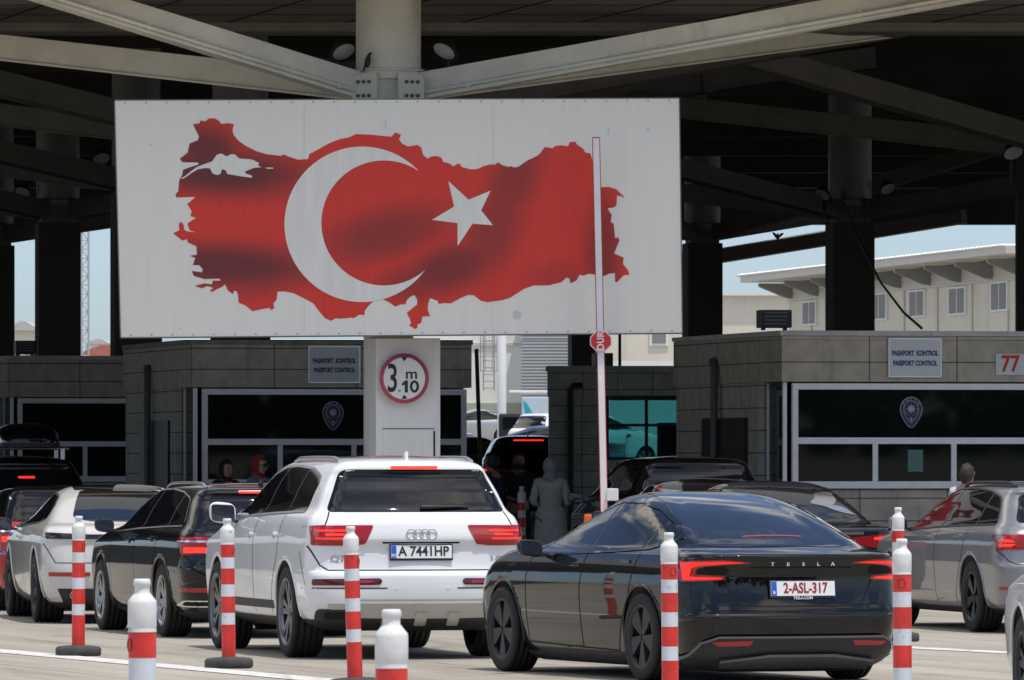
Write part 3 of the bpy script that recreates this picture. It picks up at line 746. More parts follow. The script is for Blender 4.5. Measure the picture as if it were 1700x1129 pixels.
    def wheels(s, style='spoke', rim=RIM_DARK, n=10, w=.24, steer=0.0, rimr=None):
        sp = s.sp; r = sp['r']; rr = rimr or r*.70; proto = None
        prof = [(rr*.96, -w*.42), (rr*1.0, -w*.49), (rr*1.08, -w*.5), (r*.93, -w*.5), (r*.985, -w*.45)]
        for g in (-.30, -.10, .10, .30):
            prof += [(r, (g-.045)*w), (r-.009, (g-.03)*w), (r-.009, (g+.03)*w), (r, (g+.045)*w)]
        prof += [(r*.985, w*.45), (r*.93, w*.5), (rr*1.08, w*.5), (rr*1.0, w*.49), (rr*.96, w*.42), (rr*.96, -w*.42)]
        Mr = Matrix.Rotation(-PI/2, 4, 'X')                     # lathe axis -> +y (outboard)
        t = MB().lathe(prof, 48, Mr)
        tyre_me = None
        k = MB()
        k.lathe([(0, -.02), (rr*.97, -.02), (rr*.97, w*.40), (rr*1.01, w*.47), (rr*1.01, w*.49), (rr*.93, w*.485), (rr*.90, w*.34)], 40, Mr)
        k.lathe([(0, w*.40), (rr*.13, w*.40), (rr*.17, w*.34), (rr*.17, 0)], 20, Mr)
        if style == 'spoke':
            for i in range(n):
                a = 2*PI*i/n+.2*(i % 2)
                c = Vector((math.cos(a), 0, math.sin(a))); tdir = Vector((-math.sin(a), 0, math.cos(a)))
                a0 = c*rr*.12+Vector((0, w*.36, 0)); a1 = c*rr*.95+Vector((0, w*.42, 0))
                b = .022
                k.add([a0-tdir*b, a0+tdir*b, a1+tdir*b*1.1, a1-tdir*b*1.1,
                       a0-tdir*b-Vector((0,.05,0)), a0+tdir*b-Vector((0,.05,0)), a1+tdir*b*1.1-Vector((0,.05,0)), a1-tdir*b*1.1-Vector((0,.05,0))],
                      [(0,1,2,3),(4,7,6,5),(0,4,5,1),(1,5,6,2),(2,6,7,3),(3,7,4,0)])
        elif style == 'five':
            for i in range(n):
                a = 2*PI*i/n
                def pt(rad, da, y): return Vector((rad*math.cos(a+da), y, rad*math.sin(a+da)))
                k.add([pt(rr*.14, -.6, w*.36), pt(rr*.14, .6, w*.36), pt(rr*.94, .26, w*.43), pt(rr*.94, -.26, w*.43),
                       pt(rr*.14, -.6, w*.2), pt(rr*.14, .6, w*.2), pt(rr*.94, .26, w*.25), pt(rr*.94, -.26, w*.25)],
                      [(0,1,2,3),(4,7,6,5),(0,4,5,1),(1,5,6,2),(2,6,7,3),(3,7,4,0)])
        else:                                                    # closed wheel cover with slots
            for i in range(n):
                a = 2*PI*i/n
                def pt(rad, da, y): return Vector((rad*math.cos(a+da), y, rad*math.sin(a+da)))
                hwid = PI/n
                o = [pt(rr*.12, -hwid, w*.42), pt(rr*.55, -hwid*.80, w*.45), pt(rr*.95, -hwid*.72, w*.46), pt(rr*.99, 0, w*.465), pt(rr*.95, hwid*.35, w*.43), pt(rr*.55, hwid*.45, w*.40), pt(rr*.12, hwid, w*.42)]
                k.add(o+[p-Vector((0, .04, 0)) for p in o], [(0,1,2,3,4,5,6)]+[(i2, (i2+1) % 7, 7+(i2+1) % 7, 7+i2) for i2 in range(7)])
        wheel0 = None
        for wx, st in ((0, 0), (sp['wb'], steer)):
            for sg in (1, -1):
                if wheel0 is None:
                    o = t.build('wheel', RUBBER, s.root); rm = k.build('rim', [rim], o); wheel0 = (o, rm)
                else:
                    o = wheel0[0].copy(); COL.objects.link(o); o.parent = s.root
                    rm = wheel0[1].copy(); COL.objects.link(rm); rm.parent = o
                o.location = (wx, sg*(sp['hw_wheel']-w/2), r)
                o.rotation_euler = (0, random.uniform(0, 1), st+(0 if sg > 0 else PI))
        # rolled arch lips
        ra = r+sp.get('arch', .055)
        for wx in (0, sp['wb']):
            for sg in (1, -1):
                path = []; mb = MB()
                for i in range(25):
                    a = -.25+(PI+.5)*i/24
                    x = wx+ra*math.cos(a); z = r+.012+ra*math.sin(a)
                    if z < sp.get('sill', .25)-.02: continue
                    p, nn = s.hit(x, z, 'side', sg); path.append(p-nn*.006)
                mb.tube(path, .014, 8)
                mb.build('wheel_arch_lip', sp.get('lip', s.paint), s.root)
    def mirror(s, x, z, m, w=.19, h=.135, glassm=None):
        for sg in (1, -1):
            p, nn = s.hit(x-.05, z-.03, 'side', sg)
            y = p.y+sg*.16
            bm = bmesh.new(); bmesh.ops.create_uvsphere(bm, u_segments=20, v_segments=12, radius=1)
            for v in bm.verts:
                c = v.co; 
                e = lambda q, k: math.copysign(abs(q)**k, q)
                c.y = e(c.y, .6)*w*.5; c.z = e(c.z, .65)*h*.5; c.x = (c.x if c.x > 0 else -abs(c.x)**.35*.42)*.10
                c.z += c.y*sg*.10
            me = bpy.data.meshes.new('mirror'); bm.to_mesh(me); bm.free(); me.materials.append(m)
            me.polygons.foreach_set('use_smooth', [True]*len(me.polygons))
            o = link('mirror', me, s.root, (x, y, z))
            g = MB(); poly = rounded([(-w*.44, -h*.40), (w*.44, -h*.42), (w*.46, h*.36), (-w*.40, h*.40)], .03)
            g.prism([(a*sg, b+a*sg*sg*.08) for a, b in poly], lambda a, b, q: Vector((q, a, b)), -.048, -.040)
            g.build('mirror_glass', glassm or MATS['mirror_glass'], o)
            q = MB(); q.bar((.0, -sg*.07, -h*.35), (.02, -sg*.20, -h*.5), .05, .025); q.build('mirror_arm', BLACK_PLASTIC, o)
    def handles(s, spots, m, flush=False):
        for x, z in spots:
            for sg in (1, -1):
                p, nn = s.hit(x, z, 'side', sg)
                mb = MB(); d = .004 if flush else .028
                mb.box((x, p.y+sg*d*.5, z), (.20, d+.01, .026), bev=.006)
                if not flush:
                    mb.box((x, p.y+sg*.003, z-.012), (.10, .008, .06), bev=.003)
                mb.build('door_handle', m, s.root)
    def plate(s, z, h=.115, w=.52, txt='', tcol=PLATE_TXT, x=None, country=None, frame=True, sx=.78, blue=True, tsize=.098):
        p, nn = s.hit(0, z, 'rear')
        X = p.x-.012 if x is None else x
        tilt = .10
        M4 = Matrix.Translation((X, 0, z)) @ Matrix.Rotation(tilt, 4, 'Y')
        mb = MB(); mb.box((.004, 0, 0), (.016, w+.02, h+.022 if frame else h), M=None, bev=.004)
        pl = mb.build('number_plate', BLACK_PLASTIC, s.root); pl.data.transform(M4)
        mb = MB(); mb.box((-.006, 0, .004), (.006, w, h-.006), bev=.001); q = mb.build('plate_face', PLATE_W, pl); q.data.transform(M4)
        if blue:
            mb = MB(); mb.box((-.009, w/2-.024, .004), (.004, .044, h-.01)); q = mb.build('country_band', PLATE_BLUE, pl); q.data.transform(M4)
        # lettering faces -x: text x -> -y, text y -> z
        R = Matrix(((0,0,-1,0),(-1,0,0,0),(0,1,0,0),(0,0,0,1)))
        if txt:
            letters('plate_lettering', txt, tsize, tcol, pl, M4 @ Matrix.Translation((-.0105, -.02, .005)) @ R, extr=.0015, bold=.0022, sx=sx)
        if country:
            letters('country_code', country, .034, PLATE_W, pl, M4 @ Matrix.Translation((-.0125, w/2-.024, -.026)) @ R, extr=.001, bold=.0006)
        return pl
    def badge(s, txt, y, z, size, m, sx=1.0, space=1.0, bold=.001):
        p, nn = s.hit(y, z, 'rear')
        R = Matrix(((0,0,-1,0),(-1,0,0,0),(0,1,0,0),(0,0,0,1)))
        a_ = math.atan2(nn.y, -nn.x)
        return letters('badge_lettering', txt, size, m, s.root, Matrix.Translation((p.x-.004, y, z)) @ Matrix.Rotation(-a_, 4, 'Z') @ R, extr=.003, bold=bold, sx=sx, space=space)
    def rings(s, z, r=.042, step=.058):
        mb = MB()
        for i in range(4):
            y = (1.5-i)*step; p, nn = s.hit(y, z, 'rear')
            path = [(p.x-.006, y+r*math.cos(2*PI*k/28), z+r*math.sin(2*PI*k/28)) for k in range(29)]
            mb.tube(path, .0055, 8, caps=False)
        return mb.build('ring_badge', CHROME, s.root)
    def rails(s, y, x0, x1, m, r=.016, lift=.03):
        for sg in (1, -1):
            path = []
            for i in range(15):
                t = i/14; x = x0+(x1-x0)*t
                p, nn = s.hit(x, sg*y(x) if callable(y) else sg*y, 'top')
                path.append((p.x, p.y, p.z+lift*min(1, min(t, 1-t)*9+.15)))
            MB().tube(path, r, 10).build('roof_rail', m, s.root)
    def fin(s, x, m, h=.055):
        p, nn = s.hit(x, 0, 'top')
        MB().prism([(-.07, -.005), (.10, -.005), (.03, .012), (-.045, h), (-.065, h)], lambda a, b, t: Vector((x+a, t, p.z+b)), -.012, .012).build('antenna_fin', m, s.root)
    def wiper(s, z0, y0, y1, m=BLACK_PLASTIC):
        path = []
        for i in range(8):
            t = i/7; p, nn = s.hit(y0+(y1-y0)*t, z0+.006*t, 'rear'); path.append(p+nn*.02)
        MB().tube(path, [.016, .018, .015, .012, .011, .010, .009, .006], 8).build('rear_wiper', m, s.root)
mat('mirror_glass', (.02,.024,.03), .04, .0, spec=.9)

def paint(name, col, rough=.35, metal=.0, flake=False, dirt=.06, spec=.12):
    if name in MATS: return MATS[name]
    m = mat(name, col, rough, metal, coat=1.0, noise=(1.3, dirt), coat_rough=.025)
    n = m.node_tree.nodes; l = m.node_tree.links; b = n['Principled BSDF']
    b.inputs['Specular IOR Level'].default_value = spec
    # faint road film: breaks up the clear coat
    tc = n.new('ShaderNodeTexCoord'); nz = n.new('ShaderNodeTexNoise'); nz.inputs['Scale'].default_value = 5; nz.inputs['Detail'].default_value = 5
    l.new(tc.outputs['Object'], nz.inputs['Vector'])
    mr = n.new('ShaderNodeMapRange'); mr.inputs[1].default_value = .35; mr.inputs[2].default_value = .8; mr.inputs[3].default_value = .005; mr.inputs[4].default_value = .05
    l.new(nz.outputs['Fac'], mr.inputs[0]); l.new(mr.outputs[0], b.inputs['Coat Roughness'])
    return m
P_WHITE = paint('white_car_paint', (.80,.81,.82))
P_BLACK = paint('black_car_paint', (.003,.003,.0035), .3, spec=.04)
P_NAVY = paint('blue_black_car_paint', (.008,.011,.022), .3)
P_GREY = paint('grey_metallic_paint', (.25,.255,.27), .32, .35)
P_CHALK = paint('chalk_grey_paint', (.64,.63,.60), .35)
P_RED = paint('red_car_paint', (.42,.012,.016), .35)
P_BLUE = paint('blue_grey_paint', (.06,.09,.14), .32, .4)
P_DGREY = paint('dark_grey_paint', (.03,.03,.032), .32, .3)
SKID = mat('silver_skid_plate', (.50,.49,.46), .42, .5, noise=(4, .12))

def scale_rows(rows, kz=1, kw=1, kx=1): return [(r[0]*kz, r[1]*kx, r[2]*kx, r[3]*kw, r[4], r[5]) for r in rows]
SUV = [(.24,-.72,3.72,.72,.25,.06),(.29,-.92,3.86,.86,.28,.08),(.35,-1.02,3.93,.915,.28,.09),(.44,-1.06,3.98,.94,.28,.09),(.47,-1.085,3.98,.945,.27,.10),
       (.60,-1.10,4.0,.955,.27,.10),(.70,-1.095,4.0,.962,.27,.10),(.735,-1.07,3.99,.963,.27,.10),(.75,-1.045,3.99,.963,.27,.10),(.94,-1.025,3.93,.962,.26,.10),
       (.985,-1.05,3.75,.96,.26,.10),(1.01,-1.055,3.6,.957,.26,.10),(1.12,-1.03,3.15,.935,.25,.10),(1.19,-.99,2.85,.905,.24,.10),(1.225,-.955,2.70,.868,.23,.10),(1.25,-.93,2.64,.845,.22,.10),
       (1.40,-.84,2.36,.775,.20,.09),(1.55,-.75,2.06,.695,.18,.08),(1.58,-.765,2.0,.675,.18,.08),(1.61,-.76,1.9,.65,.18,.08),(1.65,-.68,1.72,.585,.2,.08),(1.675,-.5,1.5,.48,.22,.08),(1.69,-.2,1.2,.34,.2,.05),(1.70,.1,.8,.16,.1,.03),(1.703,.3,.5,.02,.01,.0)]
WAGON = [(.17,-.70,3.6,.70,.25,.06),(.24,-.95,3.78,.84,.28,.1),(.38,-1.05,3.83,.90,.28,.11),(.55,-1.08,3.85,.915,.27,.12),(.66,-1.075,3.84,.925,.27,.12),(.675,-1.05,3.83,.926,.27,.12),
         (.84,-1.035,3.7,.926,.26,.12),(.90,-1.045,3.45,.92,.26,.12),(.96,-1.02,3.1,.905,.25,.11),(1.0,-.985,2.8,.88,.24,.11),(1.025,-.955,2.6,.85,.23,.11),(1.06,-.92,2.52,.825,.22,.11),
         (1.2,-.74,2.2,.755,.2,.1),(1.33,-.57,1.86,.675,.18,.09),(1.35,-.585,1.80,.66,.18,.09),(1.38,-.56,1.68,.63,.18,.09),(1.41,-.4,1.48,.55,.2,.08),(1.435,-.1,1.15,.40,.2,.06),(1.447,.2,.75,.2,.12,.03),(1.45,.4,.6,.02,.01,0)]
FAST = [(.10,-.62,3.4,.68,.25,.08),(.14,-.80,3.55,.80,.3,.12),(.24,-.95,3.66,.872,.3,.15),(.36,-1.0,3.71,.895,.3,.16),(.50,-1.02,3.72,.913,.3,.16),(.515,-1.0,3.72,.914,.3,.16),
        (.65,-.965,3.68,.924,.3,.16),(.72,-.957,3.64,.925,.3,.16),(.80,-.955,3.58,.919,.3,.16),(.88,-.975,3.42,.905,.3,.16),(.945,-1.005,3.2,.884,.3,.17),(.965,-.995,3.08,.873,.3,.17),(.975,-.93,2.95,.862,.3,.17),
        (1.005,-.66,2.55,.835,.3,.19),(1.08,-.44,2.22,.79,.3,.2),(1.18,-.16,1.95,.735,.28,.2),(1.28,.16,1.66,.665,.25,.18),(1.355,.48,1.48,.585,.22,.15),(1.40,.74,1.33,.47,.2,.12),(1.422,.92,1.2,.29,.15,.08),(1.43,1.02,1.12,.02,.01,0)]
SEDAN = [(.17,-.70,3.5,.72,.25,.06),(.24,-.98,3.7,.84,.28,.1),(.36,-1.06,3.75,.885,.28,.12),(.55,-1.09,3.77,.90,.28,.12),(.65,-1.085,3.76,.908,.28,.12),(.665,-1.06,3.76,.908,.28,.12),
         (.84,-1.07,3.65,.905,.28,.12),(.93,-1.085,3.3,.895,.28,.12),(.955,-1.07,3.1,.885,.28,.12),(.97,-.95,2.95,.87,.28,.12),(1.0,-.55,2.6,.83,.28,.13),(1.08,-.30,2.3,.785,.28,.14),
         (1.2,.02,2.0,.72,.26,.14),(1.31,.38,1.66,.645,.24,.12),(1.38,.66,1.48,.56,.22,.1),(1.42,.88,1.3,.41,.18,.08),(1.435,1.02,1.18,.2,.1,.05),(1.44,1.08,1.12,.02,.01,0)]
HATCH = scale_rows([(.17,-.55,3.1,.66,.22,.06),(.25,-.70,3.25,.79,.26,.1),(.45,-.76,3.3,.84,.26,.12),(.62,-.75,3.3,.86,.26,.12),(.64,-.73,3.29,.86,.26,.12),(.85,-.72,3.1,.855,.25,.12),
         (.94,-.70,2.7,.83,.24,.12),(.98,-.67,2.4,.80,.23,.11),(1.15,-.58,2.05,.745,.2,.1),(1.28,-.50,1.75,.69,.18,.1),(1.31,-.50,1.65,.66,.18,.1),(1.34,-.35,1.5,.58,.18,.08),(1.36,0.,1.2,.4,.15,.06),(1.37,.4,.7,.05,.02,0)])
# ------------------------------------------------------------------ the cars of the queue
def interp(line, x):
    xs = [p[0] for p in line]; zs = [p[1] for p in line]
    return float(np.interp(x, xs, zs))
def side_windows(c, base, top, cuts, m=GLASS, frame=None, fw=.014, lean=.05):
    x0 = max(base[0][0], top[0][0]); x1 = min(base[-1][0], top[-1][0])
    e = [x0]+list(cuts)+[x1]
    for i in range(len(e)-1):
        a = e[i]+(.022 if i else 0); b = e[i+1]-(.022 if i < len(e)-2 else 0)
        k = max(3, int((b-a)/.07))
        la = lean if i else 0; lb = lean if i < len(e)-2 else 0
        lo = []; hi = []
        for j in range(k+1):
            t = j/k; x = a+(b-a)*t; sh = la*(1-t)+lb*t
            lo.append((x+sh*.5, interp(base, x+sh*.5))); hi.append((x-sh*.5, interp(top, x-sh*.5)))
        pl = lo+hi[::-1]; out = [pl[0]]
        for p in pl[1:]:
            if (Vector(p)-Vector(out[-1])).length > .012: out.append(p)
        if (Vector(out[0])-Vector(out[-1])).length < .012: out.pop()
        for g in (1, -1): c.patch('side_window', out, 'side', m, sg=g, off=.003)
    if frame is not None:
        xs = np.linspace(x0, x1, 40)
        c.trim('window_trim', [[(float(x), interp(top, x)) for x in xs], [(float(x), interp(base, x)) for x in xs]], 'side', frame, fw, .007)
    # dark pillar backing between panes
    mb = MB()
    for q in cuts:
        for g in (1, -1): c.strip(mb, [(q+lean*.5, interp(base, q)), (q-lean*.5, interp(top, q))], 'side', .05, g, .0015)
    if cuts: mb.build('door_pillar', BLACK_PLASTIC, c.root, fix=False)

def bar_glow(c, boxes, m=GLOW, off=.011, axis='rear', pair=True):
    for poly in boxes:
        poly = rounded(poly, .006, 2)
        if pair: c.both('light_bar', poly, axis, m, off=off, thick=.006, res=.03)
        else: c.patch('brake_light_strip', poly, axis, m, off=off, thick=.006, res=.03)
def quad(y0, y1, z0, z1): return [(y0, z0), (y1, z0), (y1, z1), (y0, z1)]

# ---- 1. white SUV
sp = dict(rows=SUV, wb=2.994, r=.385, hw_wheel=.945, sill=.33, arch=.05, nlev=96, lip=P_WHITE)
c = Car('suv', 'white SUV with roof rails, lit brake lights and the number plate A 7441 HP', 473, 1092, 13.5, sp, P_WHITE)
SUVC = c
c.patch('rear_window', rounded([(.765,1.232),(-.765,1.232),(-.61,1.588),(.61,1.588)], [.05,.05,.06,.06]), 'rear', GLASS, off=.003)
for q in c.both('tail_light', rounded([(.90,1.118),(.40,1.122),(.475,.968),(.60,.955),(.90,.958)], [.02,.02,.02,.02,.02]), 'rear', RED_LENS, off=.008): pass
bar_glow(c, [[(.86,1.085),(.56,1.085),(.585,1.066),(.86,1.066)], [(.87,1.02),(.60,1.02),(.615,1.003),(.87,1.003)]], GLOW_SOFT, .013)
bar_glow(c, [[(.80,1.05),(.63,1.05),(.64,1.038),(.80,1.038)]], GLOW, .013)
bar_glow(c, [quad(.20,-.20,1.592,1.612)], GLOW, .012, pair=False)
c.both('rear_reflector', rounded([(.90,.675),(.36,.682),(.34,.66),(.36,.628),(.90,.622)], .015), 'rear', DARK_LENS, off=.006)
bar_glow(c, [[(.62,.666),(.42,.668),(.42,.642),(.62,.640)]], RED_LENS, .009)
c.patch('skid_plate', rounded([(.80,.475),(-.80,.475),(-.70,.36),(-.3,.35),(.3,.35),(.70,.36)], .03), 'rear', SKID, off=.010, thick=.03)
c.patch('rear_diffuser', rounded([(.74,.358),(-.74,.358),(-.66,.245),(.66,.245)], .02), 'rear', BLACK_PLASTIC, off=.008, thick=.02)
for y in (-.28, 0, .28): c.patch('diffuser_rib', rounded(quad(y+.05,y-.05,.30,.40), .015), 'rear', SKID, off=.022, thick=.02)
c.both('exhaust_tip', rounded(quad(.86,.60,.335,.425), .03), 'rear', BLACK_PLASTIC, off=.014, thick=.03)
c.both('exhaust_rim', rounded(quad(.80,.63,.35,.405), .02), 'rear', GAP, off=.018)
c.gaps(lines_rear=[[(.745,1.235),(.80,1.12),(.955,1.11)], [(-.745,1.235),(-.80,1.12),(-.955,1.11)],
                   [(.92,.952),(.84,.79),(.78,.748),(-.78,.748),(-.84,.79),(-.92,.952)], [(.93,.60),(.3,.60)], [(-.93,.60),(-.3,.60)]],
       lines_side=[[(2.52,.35),(2.50,1.0),(2.45,1.15)], [(1.30,.36),(1.28,1.0),(1.20,1.19)], [(.62,.36),(.50,.62),(.30,.86),(.18,1.2)], [(-.75,.62),(-.55,.90)]], w=.010)
c.trim('bumper_line', [[(.62,.50),(-.62,.50)]], 'rear', SKID, .012, .012)
side_windows(c, [(-.36,1.235),(.5,1.215),(1.5,1.19),(2.58,1.15)], [(-.36,1.47),(-.28,1.535),(.1,1.592),(.8,1.612),(1.35,1.60),(1.75,1.535),(2.15,1.38),(2.58,1.155)], [.28, 1.22], frame=ALU, fw=.018)
c.patch('windscreen', [(1.85,-.50),(1.85,.50),(2.6,.72),(2.72,0),(2.6,-.72)], 'top', GLASS, off=.003)
c.patch('glass_roof', rounded([(-.15,-.42),(-.15,.42),(1.3,.45),(1.3,-.45)], .06), 'top', GLASS, off=.003)
c.trim('side_moulding', [[(.50,.44),(2.45,.44)]], 'side', BLACK_PLASTIC, .07, .006)
c.rings(1.047); c.badge('3.0T', -.66, .845, .055, CHROME, sx=1.2); c.badge('Q7', .70, .845, .075, CHROME, sx=1.3)
c.plate(.897, txt='A 7441HP', country='BG', tsize=.112, sx=.92)
c.patch('plate_light_strip', rounded(quad(.33,-.33,.972,.984), .004), 'rear', GAP, off=.004)
c.wheels('spoke', mat('grey_alloy', (.20,.20,.21), .35, .8), 10, .275, rimr=.29); c.mirror(2.2, 1.205, P_WHITE, .235, .185)
c.handles([(1.42,1.03),(.42,1.04)], P_WHITE); c.rails(lambda x: .565+.0*x, -.45, 1.35, ALU, .019, .028); c.fin(-.42, P_WHITE, .058)
c.wiper(1.262, -.02, -.44)
for y, z in ((.62,.585),(.22,.60),(-.22,.60),(-.62,.585)):
    c.patch('parking_sensor', [(y+.014*math.cos(k*.785), z+.014*math.sin(k*.785)) for k in range(8)], 'rear', PLATE_W, off=.003)

# ---- 2. black fastback saloon
sp = dict(rows=FAST, wb=2.875, r=.335, hw_wheel=.915, sill=.17, arch=.045, nlev=110, tr=.035, tf=.05, lip=P_BLACK)
c = Car('fastback_car', 'black fastback car with C-shaped red tail lights and red-lettered plate 2-ASL-317', 1062, 1132, 21.5, sp, P_BLACK)
TES = c
GLASS_SKY = mat('tinted_roof_glass', (.010,.013,.022), .02, spec=.8, coat=.5)
c.patch('rear_window', rounded([(-.60,.0),(-.58,.35),(-.48,.64),(-.15,.625),(.2,.555),(.55,.485),(.9,.44),(1.2,.40),(1.25,0),(1.2,-.40),(.9,-.44),(.55,-.485),(.2,-.555),(-.15,-.625),(-.48,-.64),(-.58,-.35)], .10), 'top', GLASS_SKY, off=.003, res=.035)
c.patch('windscreen', [(1.3,-.46),(1.3,.46),(1.9,.60),(2.5,.72),(2.62,0),(2.5,-.72),(1.9,-.60)], 'top', GLASS, off=.003)
outer = [(.872,.918),(.62,.925),(.42,.908),(.41,.900),(.60,.893),(.74,.878),(.79,.862),(.80,.815),(.60,.805),(.58,.775),(.872,.762)]
for q in c.both('tail_light', rounded(outer, .012), 'rear', RED_LENS, off=.006): pass
inner = [(.858,.908),(.62,.915),(.47,.906),(.60,.900),(.76,.886),(.815,.866),(.826,.80),(.63,.795),(.61,.782),(.858,.772)]
c.both('light_bar', rounded(inner, .008), 'rear', GLOW_SOFT, off=.015, thick=.008)
c.both('tail_light_inset', rounded([(.735,.872),(.78,.858),(.79,.820),(.60,.812),(.56,.845),(.60,.878)], .01), 'rear', GAP, off=.004)
c.patch('brake_light_strip', rounded(quad(.23,-.23,.0,.0) and [(-.40,.24),(-.40,-.24),(-.382,-.24),(-.382,.24)], .004), 'top', mat('dim_brake_strip', (.25,.05,.06), .3, emit=(1,.10,.08), es=.12), off=.006)
c.patch('rear_diffuser', rounded([(.86,.135),(.76,.31),(.66,.352),(-.66,.352),(-.76,.31),(-.86,.135),(-.5,.108),(.5,.108)], .03), 'rear', mat('matt_black_plastic', (.016,.016,.017), .5), off=.026, thick=.05)
c.patch('diffuser_blade', rounded([(.62,.20),(.26,.235),(-.26,.235),(-.62,.20),(-.60,.150),(.60,.150)], .03), 'rear', mat('satin_grey_plastic', (.045,.045,.045), .45), off=.045, thick=.03)
LIP_HIGHLIGHT = mat('lip_highlight_grey', (.13,.13,.13), .4)  # painted highlight: paler strips draw the sunlit edges of diffuser and blade
c.trim('diffuser_lip_highlight', [[(.85,.14),(.76,.315),(.66,.356),(-.66,.356),(-.76,.315),(-.85,.14)], ], 'rear', LIP_HIGHLIGHT, .016, .034)
c.trim('diffuser_lip_highlight', [[(.62,.20),(.26,.238),(-.26,.238),(-.62,.20)]], 'rear', LIP_HIGHLIGHT, .014, .050)
c.both('rear_reflector', rounded([(.70,.322),(.40,.330),(.42,.296),(.66,.292)], .012), 'rear', RED_LENS, off=.031)
c.gaps(lines_rear=[[(.60,.775),(.52,.62),(.46,.578),(-.46,.578),(-.52,.62),(-.60,.775)], [(.90,.505),(-.90,.505)], [(.41,.868),(-.41,.868)]],
       lines_side=[[(2.38,.22),(2.36,.75),(2.28,.93)], [(1.22,.22),(1.20,.7),(1.12,.955)], [(.52,.22),(.40,.45),(.26,.62),(.10,.97)], [(2.36,.25),(.52,.22)]], w=.010)
side_windows(c, [(-.28,1.062),(.0,1.0),(.6,.972),(1.4,.95),(2.30,.915)], [(-.28,1.075),(.0,1.19),(.35,1.292),(.75,1.345),(1.1,1.345),(1.5,1.26),(1.9,1.125),(2.30,.925)], [.10, 1.12], frame=P_BLACK, fw=.012, lean=.10)
c.plate(.706, txt='2-ASL-317', tcol=PLATE_RED, country='B', tsize=.108)
letters('plate_frame_lettering', 'TESLA.COM', .03, PLATE_W, c.root, Matrix.Translation((c.hit(0,.706,'rear')[0].x-.0235, 0, .640)) @ Matrix(((0,0,-1,0),(-1,0,0,0),(0,1,0,0),(0,0,0,1))), extr=.001, bold=.0006)
for i, ch in enumerate('TESLA'):
    c.badge(ch, .245-.1225*i, .893, .038, PLATE_W, sx=1.15, bold=.0012)
c.wheels('cover', mat('wheel_cover_grey', (.022,.022,.024), .5), 5, .235, rimr=.245); c.mirror(1.98, .985, P_BLACK, .20, .13)
c.handles([(1.32,.865),(.34,.90)], P_BLACK, flush=True)
# side camera badge / repeater
c.patch('side_marker', rounded([(2.62,.86),(2.78,.85),(2.78,.83),(2.62,.84)], .006), 'side', GAP, sg=1, off=.003)

# ---- generic dressing for the estates and saloons
def dress(c, glass_rear, base, top, cuts, lights, bars, plate_z=None, txt='', country=None, brake=None, frame=CHROME, diff=None, gaps_rear=(), gaps_side=None, mirror=(2.2,1.0), handles=None, ws=None, wheel=('five', RIM_DARK, 5), w=.245, reflect=None, steer=0., lean=.05, glass_axis='rear', lens=RED_LENS):
    c.patch('rear_window', glass_rear, glass_axis, GLASS, off=.003, res=.06)
    side_windows(c, base, top, cuts, frame=frame, lean=lean)
    for l in lights: c.both('tail_light', rounded(l, .012), 'rear', lens, off=.006, res=.05)
    bar_glow(c, bars, GLOW, .011)
    if brake: bar_glow(c, [brake], GLOW, .012, pair=False)
    if diff: c.patch('rear_diffuser', rounded(diff, .02), 'rear', BLACK_PLASTIC, off=.007)
    if reflect: c.both('rear_reflector', rounded(reflect, .01), 'rear', RED_LENS, off=.008)
    c.gaps(lines_rear=gaps_rear, lines_side=gaps_side or [], w=.008)
    if ws: c.patch('windscreen', ws, 'top', GLASS, off=.003, res=.08)
    if plate_z: c.plate(plate_z, txt=txt, country=country)
    c.wheels(wheel[0], wheel[1], wheel[2], w, steer=steer)
    if mirror: c.mirror(mirror[0], mirror[1], mirror[2] if len(mirror) > 2 else c.paint)
    if handles: c.handles(handles, c.paint)

W_BASE = [(-.55,1.045),(.2,1.03),(1.2,1.005),(2.32,.965)]
W_TOP = [(-.55,1.08),(-.45,1.20),(-.30,1.30),(.1,1.358),(.7,1.385),(1.3,1.372),(1.7,1.29),(2.05,1.15),(2.32,.975)]
W_GAPS = [[(2.42,.27),(2.40,.8),(2.32,.96)], [(1.22,.26),(1.20,.75),(1.12,1.0)], [(.56,.27),(.44,.52),(.28,.72),(.12,1.03)]]
W_REAR = [[(.88,.80),(.80,.70),(.74,.668),(-.74,.668),(-.80,.70),(-.88,.80)]]
W_GLASS = rounded([(.70,1.06),(-.70,1.06),(-.56,1.335),(.56,1.335)], .06)
W_WS = [(1.78,-.5),(1.78,.5),(2.4,.68),(2.5,0),(2.4,-.68)]

# ---- 3. grey estate on the right
sp = dict(rows=WAGON, wb=2.91, r=.345, hw_wheel=.905, sill=.24, lip=P_GREY)
c = Car('estate_car', 'grey metallic estate car cut off by the right edge, with black roof rails', 1611, 1050, 13.0, sp, P_GREY)
dress(c, W_GLASS, W_BASE, W_TOP, [.02, 1.10], [[(.885,.945),(.50,.955),(.52,.82),(.885,.80)]],
      [[(.86,.90),(.78,.90),(.74,.878),(.86,.878)], [(.86,.835),(.78,.835),(.74,.858),(.86,.862)]], .86, '', None, quad(.16,-.16,1.352,1.366), BLACK_PLASTIC,
      [(.80,.36),(-.80,.36),(-.72,.25),(.72,.25)], W_REAR, W_GAPS, (2.18,1.03), [(1.38,.905),(.36,.93)], W_WS, ('five', mat('gloss_black_alloy', (.012,.012,.013), .3, .3), 5), .255, quad(.86,.40,.42,.45))
c.rails(.55, -.35, 1.35, BLACK_PLASTIC, .017, .035)

